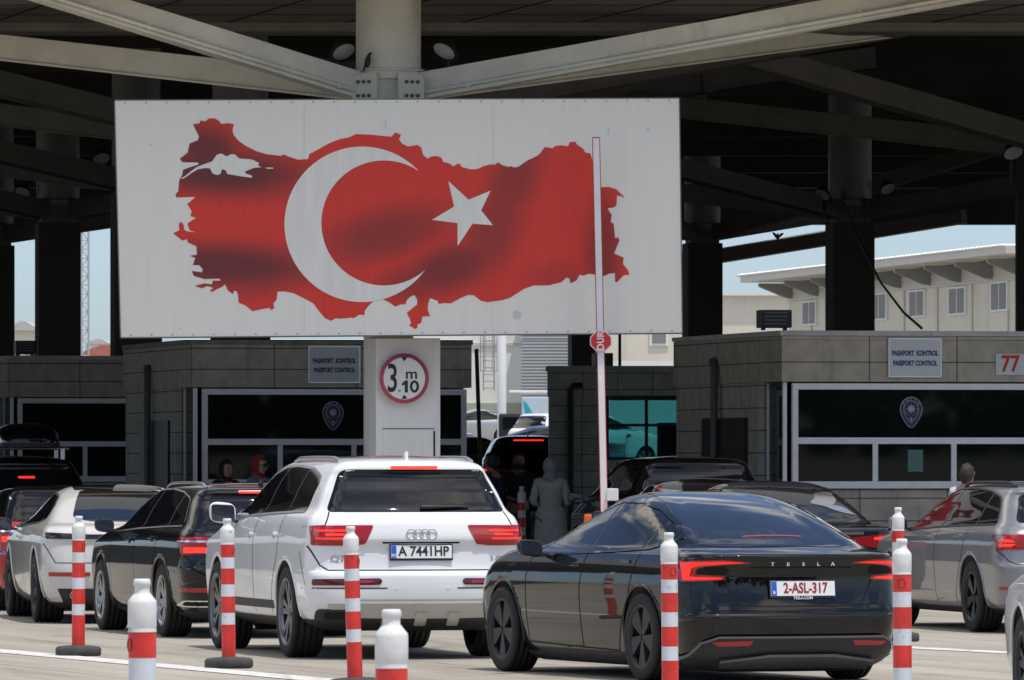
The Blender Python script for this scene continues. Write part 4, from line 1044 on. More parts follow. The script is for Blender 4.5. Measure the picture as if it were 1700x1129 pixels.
# ---- 4. black estate left of the white SUV
c = Car('estate_car', 'black estate car between the white SUV and the chalk grey coupe', 267, 1058, 14.5, dict(sp, lip=P_BLACK), P_BLACK)
dress(c, W_GLASS, W_BASE, W_TOP, [.02, 1.10], [[(.885,.945),(.44,.945),(.44,.865),(.56,.80),(.885,.78)]],
      [[(.86,.85),(.55,.85),(.57,.80),(.86,.80)]], .70, '', None, quad(.28,-.28,1.352,1.37), ALU,
      [(.80,.36),(-.80,.36),(-.72,.25),(.72,.25)], W_REAR, W_GAPS, (2.18,1.03), [(1.38,.905),(.36,.93)], W_WS, ('spoke', RIM_SILVER, 10), .25, quad(.88,.60,.435,.475))
c.rails(.55, -.40, 1.35, ALU, .017, .035); c.fin(-.25, P_BLACK)
c.trim('tail_light_chrome', [[(.90,.905),(.46,.905)], [(-.90,.905),(-.46,.905)]], 'rear', CHROME, .014, .012)
c.both('exhaust_trim', rounded(quad(.86,.62,.30,.36), .025), 'rear', CHROME, off=.012)
c.both('exhaust_tip', rounded(quad(.845,.635,.312,.348), .018), 'rear', GAP, off=.015)

# ---- 5. chalk coloured four door coupe
COUPE = [(.15,-.62,3.5,.72,.25,.06),(.22,-.90,3.75,.85,.32,.12),(.32,-1.0,3.85,.91,.33,.15),(.52,-1.04,3.9,.945,.34,.17),(.70,-1.02,3.88,.955,.34,.17),(.80,-1.0,3.8,.955,.33,.17),
         (.885,-1.01,3.55,.945,.33,.17),(.90,-1.005,3.5,.94,.33,.17),(.955,-.965,3.2,.92,.32,.17),(.985,-.90,3.0,.895,.32,.18),(1.02,-.70,2.7,.855,.3,.19),(1.09,-.46,2.35,.80,.3,.2),
         (1.18,-.16,2.05,.735,.28,.2),(1.27,.18,1.78,.66,.26,.18),(1.335,.5,1.55,.58,.22,.15),(1.38,.8,1.36,.46,.2,.12),(1.40,.98,1.22,.25,.14,.06),(1.405,1.06,1.14,.02,.01,0)]
sp = dict(rows=COUPE, wb=2.95, r=.355, hw_wheel=.94, sill=.22, tr=.03, lip=P_CHALK)
c = Car('coupe_car', 'chalk grey four-door coupe with black roof and full-width black tail strip', 55.7, 1034, 9.0, sp, P_CHALK)
dress(c, rounded([(-.66,0),(-.60,.40),(-.42,.58),(-.1,.53),(.2,.48),(.62,.40),(.66,0),(.62,-.40),(.2,-.48),(-.1,-.53),(-.42,-.58),(-.60,-.40)], .08),
      [(.02,1.06),(.3,1.02),(1.2,.99),(2.38,.955)], [(.02,1.075),(.2,1.19),(.5,1.275),(.85,1.31),(1.2,1.295),(1.6,1.215),(2.0,1.09),(2.38,.965)], [1.15],
      [[(.885,.925),(.45,.905),(.45,.872),(.885,.868)]], [], None, '', None, None, BLACK_PLASTIC, [(.78,.36),(-.78,.36),(-.70,.20),(.70,.20)],
      [[(.92,.84),(.80,.62),(-.80,.62),(-.92,.84)]], [[(2.45,.25),(2.43,.8),(2.35,.95)], [(1.24,.25),(1.22,.75),(1.14,.99)], [(.58,.27),(.46,.52),(.30,.72),(.2,1.02)]],
      (2.22,.99,P_BLACK), [(1.38,.87)], [(1.5,-.5),(1.5,.5),(2.4,.7),(2.55,0),(2.4,-.7)], ('five', RIM_DARK, 5), .29, quad(.86,.46,.485,.525), glass_axis='top', lens=GAP)
c.patch('tail_strip', rounded(quad(.88,-.88,.862,.905), .01), 'rear', mat('smoked_strip', (.008,.006,.007), .1, coat=.5), off=.008)
c.patch('roof_panel', rounded([(.64,-.46),(.64,.46),(1.4,.44),(1.4,-.44)], .06), 'top', GLASS, off=.004)
c.both('exhaust_tip', [( .58+.065*math.cos(k*.524), .30+.045*math.sin(k*.524)) for k in range(12)], 'rear', GAP, off=.016)
c.both('exhaust_rim', [( .58+.075*math.cos(k*.524), .30+.055*math.sin(k*.524)) for k in range(12)], 'rear', ALU, off=.012)

# ---- 6. red hatchback ahead of it
sp = dict(rows=HATCH, wb=2.5, r=.31, hw_wheel=.84, sill=.24, rf=.3, lip=BLACK_PLASTIC, roof=(.985, P_BLACK))
c = Car('hatchback', 'red hatchback with black roof and chrome-ringed tail light, at the left edge', 0, 0, 9.0, sp, P_RED, base=(-4.92, 83.2, 0))
H_WS = [(1.45,-.5),(1.45,.5),(2.1,.62),(2.25,0),(2.1,-.62)]
dress(c, rounded([(.64,.985),(-.64,.985),(-.56,1.285),(.56,1.285)], .06), [(-.42,1.0),(.8,.975),(2.15,.95)], [(-.42,1.22),(-.3,1.28),(.6,1.315),(1.3,1.28),(1.75,1.14),(2.15,.96)], [.55],
      [[(.775,.86),(.64,.86),(.62,.74),(.66,.64),(.775,.64)]], [[(.765,.82),(.66,.82),(.66,.76),(.765,.76)]], .58, '', None, quad(.12,-.12,1.295,1.31), CHROME,
      [(.76,.40),(-.76,.40),(-.70,.24),(.70,.24)], [[(.62,.60),(-.62,.60)]], [[(1.95,.3),(1.93,.93)], [(.6,.3),(.58,.97)]], (1.85,.985), [(.85,.83)], H_WS, ('spoke', RIM_DARK, 8), .2)
for q in (1, -1):
    mb = MB(); c.strip(mb, [(q*y, z) for y, z in rounded([(.79,.875),(.625,.875),(.605,.74),(.645,.625),(.79,.625)], .02)], 'rear', .02, 1, .01, True); mb.build('tail_light_ring', CHROME, c.root, fix=False)

# ---- 7. blue-black saloon beyond the black fastback
sp = dict(rows=SEDAN, wb=2.87, r=.335, hw_wheel=.89, sill=.23, lip=P_NAVY)
S_BASE = [(-.22,1.06),(.3,1.02),(1.2,.99),(2.28,.945)]
S_TOP = [(-.22,1.075),(.05,1.20),(.4,1.30),(.8,1.36),(1.15,1.345),(1.55,1.24),(1.9,1.12),(2.28,.955)]
S_GAPS = [[(2.38,.27),(2.36,.8),(2.28,.94)], [(1.2,.26),(1.18,.75),(1.10,.99)], [(.54,.27),(.42,.52),(.26,.72),(.16,1.02)]]
S_GLASS = rounded([(-.50,0),(-.44,.40),(-.28,.66),(.2,.60),(.60,.53),(.64,0),(.60,-.53),(.2,-.60),(-.28,-.66),(-.44,-.40)], .07)
S_WS = [(1.5,-.5),(1.5,.5),(2.3,.66),(2.5,0),(2.3,-.66)]
c = Car('saloon_car', 'blue-black saloon with a chrome boot strip and lit tail light, just beyond the black fastback', 0, 0, 12.0, sp, P_NAVY, base=(2.92, 78.6, 0))
dress(c, S_GLASS, S_BASE, S_TOP, [.22, 1.10], [[(.86,.90),(.36,.86),(.40,.79),(.62,.755),(.86,.745)]], [[(.85,.875),(.62,.862),(.62,.835),(.85,.845)]], .62, '', None, None, CHROME,
      [(.80,.36),(-.80,.36),(-.72,.24),(.72,.24)], [[(.88,.74),(.78,.60),(-.78,.60),(-.88,.74)]], S_GAPS, (2.12,1.0), [(1.36,.88),(.34,.9)], S_WS, ('spoke', RIM_SILVER, 10), .24, glass_axis='top')
c.trim('boot_chrome', [[(.50,.905),(-.50,.905)]], 'rear', CHROME, .03, .008, False)
c.patch('brake_light_strip', [(-.36,.15),(-.36,-.15),(-.34,-.15),(-.34,.15)], 'top', GLOW, off=.008)

# ---- 8. dark saloon and 9. black SUV in the shade, 10. SUV at the barrier exit
c = Car('saloon_car', 'black saloon in the canopy shade, in front of the big black SUV', 0, 0, 8.0, sp, P_BLACK, base=(2.3, 84.6, 0))
dress(c, S_GLASS, S_BASE, S_TOP, [.22, 1.10], [[(.86,.90),(.46,.87),(.50,.79),(.86,.765)]], [], None, '', None, None, CHROME, None, [], S_GAPS, (2.12,1.0), None, S_WS, ('spoke', RIM_SILVER, 10), .24, glass_axis='top')
U_BASE = [(-.36,1.235),(.5,1.215),(1.5,1.19),(2.58,1.15)]
U_TOP = [(-.36,1.47),(-.28,1.535),(.1,1.592),(.8,1.612),(1.35,1.60),(1.75,1.535),(2.15,1.38),(2.58,1.155)]
U_GLASS = rounded([(.765,1.232),(-.765,1.232),(-.61,1.588),(.61,1.588)], .05)
U_WS = [(1.85,-.50),(1.85,.50),(2.6,.72),(2.72,0),(2.6,-.72)]
spu = dict(rows=SUV, wb=2.994, r=.385, hw_wheel=.945, sill=.33, arch=.05, nlev=70)
def suv(name, label, base, psi, pnt, bars=True, brake=True, kz=1.0, bq=(.30,-.30,1.592,1.612)):
    c = Car(name, label, 0, 0, psi, dict(spu, rows=scale_rows(SUV, kz), lip=pnt), pnt, base=base)
    k = kz
    f = lambda P: [(a, b*k) for a, b in P]
    dress(c, f(U_GLASS), f(U_BASE), f(U_TOP), [.28, 1.22], [f([(.90,1.10),(.40,1.06),(.42,1.02),(.90,1.0)])],
          [f([(.90,1.055),(.74,1.05),(.74,1.02),(.90,1.02)])] if bars else [], .70*k, '', None, f(quad(*bq)) if brake else None, CHROME,
          None, [], [f(l) for l in [[(1.30,.36),(1.28,1.0),(1.20,1.19)], [(.62,.36),(.50,.62),(.30,.86),(.18,1.2)]]], (2.25,1.18*k), None, U_WS, ('spoke', RIM_DARK, 10), .26)
    return c
c = suv('suv', 'big black SUV in the shade behind the raised barrier arm, left flank showing', (2.15, 92.2, 0), 8, P_BLACK, False, False, 1.0)
c = suv('suv', 'dark SUV with a lit high brake strip and tail lights, farthest in the passport lane', (.30, 150, gz(150)-.1), 2, P_BLACK, True, True, 1.03); c.fin(-.3, P_DGREY)
c = Car('saloon_car', 'dark saloon half hidden behind the booth, one red tail light lit', 0, 0, 5, sp, P_BLACK, base=(-1.0, 172, gz(172)))
dress(c, S_GLASS, S_BASE, S_TOP, [.22, 1.10], [[(.86,.90),(.46,.87),(.50,.79),(.86,.765)]], [[(.88,.88),(.55,.86),(.55,.80),(.88,.80)]], None, '', None, None, CHROME, None, [], [], None, None, S_WS, ('spoke', RIM_DARK, 8), .24, glass_axis='top')

# ---- 11. black SUV with roof box, far left
c = suv('suv', 'black SUV carrying a glossy roof box, in the shade at the far left', (-6.62, 101.5, 0), 9, P_BLACK, False, True, bq=(.11,-.11,1.40,1.425))
for x in (.05, .95):
    mb = MB(); mb.tube([(x, -.66, 1.80), (x, .66, 1.80)], .016, 8)
    for sg in (1, -1): mb.bar((x, sg*.57, 1.66), (x, sg*.57, 1.80), .05, .05, (1,0,0))
    mb.build('roof_bar', ALU, c.root)
bx = thing('roof_box', 'glossy black roof box strapped on the SUV at the far left', 'roof box', c.root.matrix_basis @ Vector((.5, -.10, 1.82)), c.root.rotation_euler.z)
bm = bmesh.new(); bmesh.ops.create_uvsphere(bm, u_segments=32, v_segments=20, radius=1)
for v in bm.verts:
    e = lambda q, k: math.copysign(abs(q)**k, q)
    q = v.co.copy(); v.co = Vector((e(q.x, .5)*1.05, e(q.y, .5)*.40*(1-.12*q.x), max(0, e(q.z, .75))*.27*(1-.25*max(0, q.x))+(.05 if q.z > -.05 else 0)))
me = bpy.data.meshes.new('lid'); bm.to_mesh(me); bm.free(); me.materials.append(P_BLACK); me.polygons.foreach_set('use_smooth', [True]*len(me.polygons)); link('lid', me, bx)
mb = MB(); mb.prism(rounded([(-1.05,-.40),(1.05,-.36),(1.05,.36),(-1.05,.40)], .25, 6), lambda a, b, t: Vector((a, b, t)), .0, .06); mb.build('tray', BLACK_PLASTIC, bx)

# ---- 12. white car at the lower right edge (front wheel only in view)
sp = dict(rows=WAGON, wb=2.91, r=.345, hw_wheel=.895, sill=.24, lip=P_WHITE, tf=.02, rf=.3, bowf=.12)
psi = math.radians(6)
wheel = on_ground(1695, 1200); fwd = Vector((-math.sin(psi), math.cos(psi), 0)); left = Vector((-math.cos(psi), -math.sin(psi), 0))
c = Car('estate_car', 'white car of which only the front wing and wheel enter at the lower right corner', 0, 0, 6, sp, P_WHITE, base=wheel-fwd*2.91-left*.895)
dress(c, W_GLASS, W_BASE, W_TOP, [.02, 1.10], [[(.885,.945),(.50,.955),(.52,.82),(.885,.80)]], [], .86, '', None, None, CHROME, None, W_REAR, W_GAPS, None, [(1.38,.905),(.36,.93)], W_WS, ('spoke', RIM_DARK, 10), .245)

# ---- parked cars far beyond the booths
sp = dict(rows=SEDAN, wb=2.87, r=.335, hw_wheel=.89, sill=.23, nlev=60)
def far_car(label, x, d, psi, pnt, rows=SEDAN, kind='saloon_car', k=(S_GLASS, S_BASE, S_TOP, S_WS, 'top'), g='cars parked beyond the booths'):
    P = at(x, 700, d)
    c = Car(kind, label, 0, 0, psi, dict(sp, rows=rows, lip=pnt), pnt, base=(P.x, d, gz(d)), group=g)
    c.patch('rear_window', k[0], k[4], GLASS, res=.08); side_windows(c, k[1], k[2], [.22, 1.10])
    c.patch('windscreen', k[3], 'top', GLASS, res=.1); c.wheels('five', RIM_SILVER, 5, .22); c.mirror(2.1, 1.02, pnt)
    for l in [[(.86,.90),(.5,.88),(.5,.80),(.86,.78)]]: c.both('tail_light', l, 'rear', RED_LENS, res=.06)
    return c
far_car('blue-grey saloon parked side on, nearest the dark pole', 722, 236, 68, paint('pale_blue_grey_paint', (.13,.19,.29), .32, .3))
far_car('dark teal car behind the blue-grey saloon, mostly hidden by the booth', 700, 250, 62, paint('teal_paint', (.08,.15,.17), .3))
far_car('white SUV parked below the turquoise truck', 914, 222, -52, P_WHITE, SUV, 'suv', (U_GLASS, U_BASE, U_TOP, U_WS, 'rear'))
far_car('dark blue saloon parked in front of the white SUV', 968, 205, 72, paint('dark_blue_paint', (.05,.08,.17), .3))
far_car('silver saloon in the back row of the car park', 842, 292, 80, paint('silver_paint', (.5,.51,.52), .3, .4))
# ------------------------------------------------------------------ billboard with the flag map
BD = 91.1
def bpt(x, y, off=0.0):
    p = at(x, y, BD); p.y -= off; return p
BBW = bpy.data.materials.new('billboard_vinyl'); BBW.use_nodes = True
n = BBW.node_tree.nodes; l = BBW.node_tree.links; b = n['Principled BSDF']; b.inputs['Roughness'].default_value = .45
tc = n.new('ShaderNodeTexCoord'); mp = n.new('ShaderNodeMapping'); mp.inputs['Scale'].default_value = (6, 1, .35); l.new(tc.outputs['Object'], mp.inputs[0])
nz = n.new('ShaderNodeTexNoise'); nz.inputs['Scale'].default_value = 2.2; nz.inputs['Detail'].default_value = 7; l.new(mp.outputs[0], nz.inputs['Vector'])
rp = n.new('ShaderNodeValToRGB'); rp.color_ramp.elements[0].position = .28; rp.color_ramp.elements[1].position = .6
rp.color_ramp.elements[0].color = (.82,.80,.725,1); rp.color_ramp.elements[1].color = (.85,.83,.755,1); l.new(nz.outputs['Fac'], rp.inputs[0]); l.new(rp.outputs[0], b.inputs['Base Color'])
BO = at(660, 560, BD)
bb = thing('billboard', 'large white billboard with a red flag map, white crescent and star', 'billboard', BO)
loc = lambda p: p-BO
corners = [(190,165.5),(1128,162),(1133,552.5),(200,560)]
mb = MB(); mb.prism(corners, lambda u, v, t: loc(bpt(u, v, -t)), 0, .16); mb.build('panel', BBW, bb)
EDGE = mat('billboard_edge_metal', (.16,.155,.15), .5, .4)
mb = MB()
for i in range(4):
    a = corners[i]; c = corners[(i+1) % 4]; mb.bar(loc(bpt(*a, -.08)), loc(bpt(*c, -.08)), .172, .014, (1,0,0) if i % 2 else (0,0,1))
mb.build('edge_frame', EDGE, bb)
Z2 = lambda L: [(270+x/2.8956, 170+y/2.8956) for x, y in L]
Z3 = lambda L: [(640+x/3.136, 200+y/3.136) for x, y in L]
outline = Z2([(145,103),(178,98),(180,85),(205,88),(225,74),(250,74),(270,85),(283,102),(315,97),(343,102),(336,130),(340,152),(365,183),(400,207),(450,232),(500,247),(570,255),(580,247),(600,256),(650,273),(700,270),(706,245),(718,240),(800,195),(850,175),(900,165),(930,150),(1000,153),(1100,163),(1118,142),(1146,153),(1136,175),(1150,195),(1180,210),(1225,202),(1243,215),(1252,250)])
outline += Z3([(220,196),(240,185),(265,182),(290,190),(300,213),(330,220),(355,237),(375,222),(390,225),(393,238),(440,252),(480,250),(510,235),(555,225),(568,228),(585,215),(608,230),(640,240),(650,235),(670,242),(690,240),(740,205),(770,192),(800,175),(830,135),(870,143),(885,130),(915,127),(950,132),(960,110),(990,108),(993,120),(1030,145),(1040,165),(1065,168),(1075,195),(1086,270),(1112,340),(1118,345),(1165,344),(1200,355),(1248,400),(1225,392),(1205,388),(1203,440),(1190,450),(1155,455),(1178,490),(1172,528),(1188,535),(1195,610),(1212,605),(1218,622),(1190,690),(1240,712),(1236,745),(1262,775),(1270,802),(1240,803),(1203,842),(1195,835),(1195,792),(1165,795),(1130,810),(1090,800),(1060,795),(1030,805),(1010,800),(995,830),(962,846),(957,820),(942,815),(915,840),(850,856),(770,857),(720,875),(650,920),(610,933),(530,944),(495,935),(460,908),(430,906),(390,922),(340,950),(300,948),(278,955),(272,937),(232,922),(222,950),(220,985),(233,1017),(192,1018),(186,1052),(168,1058),(165,1078),(155,1083),(122,1065),(133,1055),(127,1030),(110,1000),(140,975),(165,955),(165,930),(150,907),(128,915),(108,938),(105,955),(80,955),(52,967),(20,945)])
outline += Z2([(1052,940),(1028,940),(990,975),(972,1000),(970,1020),(945,1018),(920,1035),(905,1033),(850,1038),(830,1036),(810,1048),(780,1035),(755,1005),(725,965),(700,950),(630,915),(590,907),(552,907),(548,945),(532,965),(537,985),(522,998),(515,985),(470,993),(432,1002),(400,975),(365,960),(362,920),(355,905),(343,903),(338,920),(312,900),(300,872),(285,885),(262,895),(235,910),(228,900),(245,890),(215,880),(190,892),(153,880),(200,868),(238,872),(240,855),(278,855),(275,845),(200,847),(150,832),(140,808),(190,815),(193,800),(175,780),(145,780),(158,745),(130,735),(165,730),(163,690),(120,670),(118,655),(95,662),(50,627),(80,612),(78,580),(90,572),(103,590),(103,610),(120,618),(160,622),(130,612),(118,580),(162,552),(133,545),(140,520),(118,487),(158,452),(65,455),(62,440),(75,425),(80,372),(95,345),(98,322),(130,310),(172,297),(172,287),(95,285),(82,268),(120,240),(130,195),(170,180),(175,160)])
MAPRED = bpy.data.materials.new('printed_flag_red'); MAPRED.use_nodes = True
n = MAPRED.node_tree.nodes; l = MAPRED.node_tree.links; b = n['Principled BSDF']; b.inputs['Roughness'].default_value = .5
tc = n.new('ShaderNodeTexCoord'); prev = None
def blob(cx, cy, sx, sy, rot, amt):
    """soft dark fold printed in the flag artwork (pixel sizes of the artwork)"""
    global prev
    q = loc(bpt(cx, cy)); k = BD/F
    mp = n.new('ShaderNodeMapping'); mp.vector_type = 'TEXTURE'; mp.inputs['Location'].default_value = (q.x, 0, q.z); mp.inputs['Rotation'].default_value = (0, math.radians(rot), 0); mp.inputs['Scale'].default_value = (sx*k, 50, sy*k)
    l.new(tc.outputs['Object'], mp.inputs[0])
    g = n.new('ShaderNodeTexGradient'); g.gradient_type = 'SPHERICAL'; l.new(mp.outputs[0], g.inputs[0])
    r = n.new('ShaderNodeMapRange'); r.interpolation_type = 'SMOOTHSTEP'; r.inputs[2].default_value = .8; r.inputs[4].default_value = amt; l.new(g.outputs['Fac'], r.inputs[0])
    if prev is None: prev = r.outputs[0]
    else:
        m_ = n.new('ShaderNodeMath'); m_.operation = 'MAXIMUM'; l.new(prev, m_.inputs[0]); l.new(r.outputs[0], m_.inputs[1]); prev = m_.outputs[0]
for a in ((365,285,230,62,3,1.0),(345,250,95,70,20,.95),(410,275,80,40,25,.8),(370,440,260,58,2,.95),(450,455,150,50,-14,.6),(640,388,165,66,-14,.65),(852,300,60,120,24,.62),(818,385,66,140,24,.6),(745,445,130,60,-20,.8),(690,470,90,50,0,.6),(1000,420,45,150,0,.7),(930,460,90,40,0,.3)): blob(*a)
mx = n.new('ShaderNodeMix'); mx.data_type = 'RGBA'; mx.inputs[6].default_value = (.73,.042,.025,1); mx.inputs[7].default_value = (.15,.026,.026,1); l.new(prev, mx.inputs[0])
nz = n.new('ShaderNodeTexNoise'); nz.inputs['Scale'].default_value = 3; nz.inputs['Detail'].default_value = 6
mp = n.new('ShaderNodeMapping'); mp.inputs['Scale'].default_value = (8, 1, .5); l.new(tc.outputs['Object'], mp.inputs[0]); l.new(mp.outputs[0], nz.inputs['Vector'])
mr = n.new('ShaderNodeMapRange'); mr.inputs[3].default_value = .85; mr.inputs[4].default_value = 1.1; l.new(nz.outputs['Fac'], mr.inputs[0])
m2 = n.new('ShaderNodeMix'); m2.data_type = 'RGBA'; m2.blend_type = 'MULTIPLY'; m2.inputs[0].default_value = 1; l.new(mx.outputs[2], m2.inputs[6]); l.new(mr.outputs[0], m2.inputs[7]); l.new(m2.outputs[2], b.inputs['Base Color'])
def flat(name, poly, m, off, parent=bb):
    vs, es, fs, *_ = geometry.delaunay_2d_cdt([Vector(p) for p in poly], [(i, (i+1) % len(poly)) for i in range(len(poly))], [], 1, 1e-5)
    mb = MB(); mb.add([loc(bpt(v.x, v.y, off)) for v in vs], [list(f) for f in fs]); o = mb.build(name, m, parent, fix=False)
    bm = bmesh.new(); bm.from_mesh(o.data); bm.normal_update()
    for f in bm.faces:
        if f.normal.y > 0: f.normal_flip()
    bm.to_mesh(o.data); bm.free(); return o
mp_ = flat('flag_map', rounded(outline, .8, 2), MAPRED, .004)
PRINTW = mat('printed_white', (.83,.82,.76), .5, noise=(2, .10, (4,1,.5)))
sea = Z2([(88,362),(96,366),(108,360),(138,338),(168,320),(205,313),(228,315),(240,340),(265,347),(280,340),(285,318),(305,325),(310,342),(390,355),(430,360),(430,350),(400,340),(395,330),(440,312),(475,310),(458,300),(465,290),(430,272),(370,268),(345,247),(325,248),(310,258),(280,243),(260,250),(240,280),(200,295),(165,308),(135,330),(108,352)])
flat('map_sea', rounded(sea, .8, 2), PRINTW, .007, mp_)
flat('map_gulf', Z2([(490,312),(510,317),(532,316),(530,311),(508,311)]), PRINTW, .007, mp_)
oc, orr, ic, irr = (601.3,371.6), 129.0, (637.3,369.4), 103.8
dx, dy = ic[0]-oc[0], ic[1]-oc[1]; D_ = math.hypot(dx, dy); a_ = (orr**2-irr**2+D_**2)/(2*D_); h_ = math.sqrt(orr**2-a_**2); base = math.atan2(dy, dx)
to = math.acos(a_/orr); ti = math.atan2(h_, a_-D_)
cres = [(oc[0]+orr*math.cos(base+to+(2*PI-2*to)*i/90), oc[1]+orr*math.sin(base+to+(2*PI-2*to)*i/90)) for i in range(91)]
cres += [(ic[0]+irr*math.cos(base-ti-(2*PI-2*ti)*i/80), ic[1]+irr*math.sin(base-ti-(2*PI-2*ti)*i/80)) for i in range(1, 80)]
flat('crescent', cres, PRINTW, .007)
flat('star', Z3([(327,313),(433,410),(547,363),(498,466),(560,543),(453,535),(375,652),(375,532),(242,515),(357,446)]), PRINTW, .007)
mb = MB()
for x, y, r in ((858,522,7),): mb.lathe([(0,0),(r*BD/F,0)], 20, Matrix.Translation(loc(bpt(x, y, .006))) @ Matrix.Rotation(PI/2, 4, 'X'))
for x, y, a_, b_ in ((1076,215,3,1.5),(640,205,1,8),(250,240,1.5,1.5),(300,545,2,1),(935,180,1.5,1),(1010,216,.8,6)): mb.box(loc(bpt(x, y, .005)), (a_*2*BD/F, .002, b_*2*BD/F))
mb.build('scuff_mark', mat('grey_scuff', (.62,.63,.63), .7), bb)

for i in range(27):
    t = (i+.5)/27
    for (a, c, q) in ((corners[0], corners[1], 4.5), (corners[3], corners[2], -4.5)):
        x = a[0]+(c[0]-a[0])*t; y = a[1]+(c[1]-a[1])*t+q; mb = MB(); mb.box(loc(bpt(x, y, .004)), (.016, .004, .016)); mb.build('rivet', mat('rivet_grey', (.30,.29,.27), .5), bb)
for x in (505, 818):
    mb = MB(); mb.box(loc(bpt(x, 361, .0022)), (.006, .001, 2.78)); mb.build('vinyl_seam', mat('vinyl_seam_grey', (.70,.69,.64), .6), bb)
# ---- pillar with the height limit, below the billboard
PW = scuff(mat('pillar_white_paint', (.81,.805,.77), .5, noise=(1.8, .12, (1,1,.4))), 2.5, .60, .76, (.48,.45,.39), (3,3,.4), .5)
pc = at(668, 758, 92.2)
pl = thing('sign_pillar', 'white box pillar under the billboard carrying the 3.10 m height limit', 'pillar', (pc.x, 92.2, 0), math.radians(11))
mb = MB(); mb.box((0, 0, 1.575), (.80, .80, 3.15), bev=.012); mb.build('casing', PW, pl)
mb = MB(); mb.box((.0, -.405, 1.05), (.62, .012, 1.95), bev=.003); pn = mb.build('access_door', PW, pl)
mb = MB(); mb.box((.322, -.402, 1.73), (.02, .012, .55)); mb.box((0, -.402, 2.033), (.64, .012, .008)); mb.build('door_gap', GAP, pn)
mb = MB(); mb.box((-.335, -.412, 1.66), (.02, .015, .10)); mb.build('hinge', ALU, pn)
hs = thing('height_limit_sign', 'round red-ringed sign reading 3.10 m on the white pillar', 'sign', at(671, 629, 91.68), math.radians(11))
kk = 91.68/F
mb = MB(); mb.lathe([(0, 0), (41.5*kk, 0), (41.5*kk, .008), (0, .008)], 48, Matrix.Rotation(PI/2, 4, 'X')); mb.build('ring', mat('faded_sign_red', (.55,.10,.16), .5, noise=(6, .15)), hs)
mb = MB(); mb.lathe([(0, .0105), (35*kk, .0105)], 48, Matrix.Rotation(PI/2, 4, 'X')); mb.build('face', PW, hs)
BLK = mat('sign_black', (.018,.02,.028), .6)
P4 = lambda x, y, off: Matrix.Translation(((x-671)*kk, -off, (629-y)*kk)) @ FACE_CAM
letters('lettering', '3', 66*kk, BLK, hs, P4(651, 631, .012), extr=.001, bold=.006, sx=.62)
Q4 = lambda x, y: ((x-671)*kk, (629-y)*kk)
mb = MB(); mb.prism([Q4(x, y) for x, y in ((667,637.5),(672.5,632.5),(677,632.5),(677,652.5),(671.8,652.5),(671.8,639.5),(667,641.5))], lambda u, v, t: Vector((u, -t, v)), .0105, .013); mb.build('digit', BLK, hs)
mb = MB(); K_ = 28
for i in range(K_):
    a_, b_ = 2*PI*i/K_, 2*PI*(i+1)/K_; R4 = lambda a, rx, ry: Q4(688+rx*math.cos(a), 642.5+ry*math.sin(a))
    mb.add([Vector((p_[0], -.0125, p_[1])) for p_ in (R4(a_,7.8,10.4), R4(b_,7.8,10.4), R4(b_,3.4,6.2), R4(a_,3.4,6.2))], [(0,1,2,3)])
mb.build('digit', BLK, hs)
letters('lettering', 'm', 25*kk, BLK, hs, P4(683, 622, .012), extr=.001, bold=.003, sx=1.1)
letters('lettering', '.', 26*kk, mat('faded_grey', (.35,.35,.36), .6), hs, P4(663, 643, .012), extr=.001, bold=.006)
mb = MB()
for (y0, y1) in ((594, 601), (663, 656)): mb.prism([(-5*kk, (629-y0)*kk), (5*kk, (629-y0)*kk), (0, (629-y1)*kk)], lambda u, v, t: Vector((u, -t, v)), .0105, .013)
mb.build('arrow_mark', BLK, hs)

# ---- barrier
bd = 90.7
bs = at(1001, 900, bd); br = thing('barrier', 'raised white barrier arm with red edges and a red DUR sign', 'barrier', (bs.x, bd, 0))
BARW = mat('barrier_white', (.80,.80,.80), .4, noise=(3, .08)); BARR = mat('barrier_red', (.50,.03,.035), .45); ORANGE = mat('barrier_orange', (.75,.14,.03), .45, noise=(5, .15))
L_ = lambda x, y, o=0: at(x, y, bd-o)-Vector((bs.x, bd, 0))
mb = MB(); mb.bar(L_(989.5, 228), L_(1003, 850), .055, .075, (1,0,0)); am = mb.build('arm', BARW, br)
mb = MB()
for sg in (-1, 1): mb.bar(L_(989.5+sg*5.8, 229), L_(1003+sg*5.8, 850), .045, .012, (1,0,0))
mb.bar(L_(983.5, 228), L_(995.5, 227.6), .06, .014); mb.build('red_edge', BARR, am)
oc_ = [(math.cos(PI/8+k*PI/4), math.sin(PI/8+k*PI/4)) for k in range(8)]; R_ = 19.5*bd/F; c0 = L_(997.5, 566.5)
mb = MB(); mb.prism([(a*R_, b_*R_) for a, b_ in oc_], lambda u, v, t: c0+Vector((u, -t, v)), .05, .058); sg_ = mb.build('stop_plate', BARW, am)
mb = MB(); mb.prism([(a*R_*.91, b_*R_*.91) for a, b_ in oc_], lambda u, v, t: c0+Vector((u, -t, v)), .0585, .061); mb.build('stop_face', mat('stop_red', (.62,.03,.03), .4), sg_)
letters('lettering', 'DUR', .118, BARW, sg_, Matrix.Translation(c0+Vector((0, -.063, 0))) @ FACE_CAM @ Matrix.Rotation(PI/2, 4, 'Z'), extr=.001, bold=.003)
mb = MB(); mb.box((-.05, .05, .5), (.36, .36, 1.0), bev=.03); mb.build('cabinet', ORANGE, br)
mb = MB(); mb.box(L_(1017, 822, .02), (.14, .12, .15), bev=.012); mb.build('hinge_block', BARW, br)

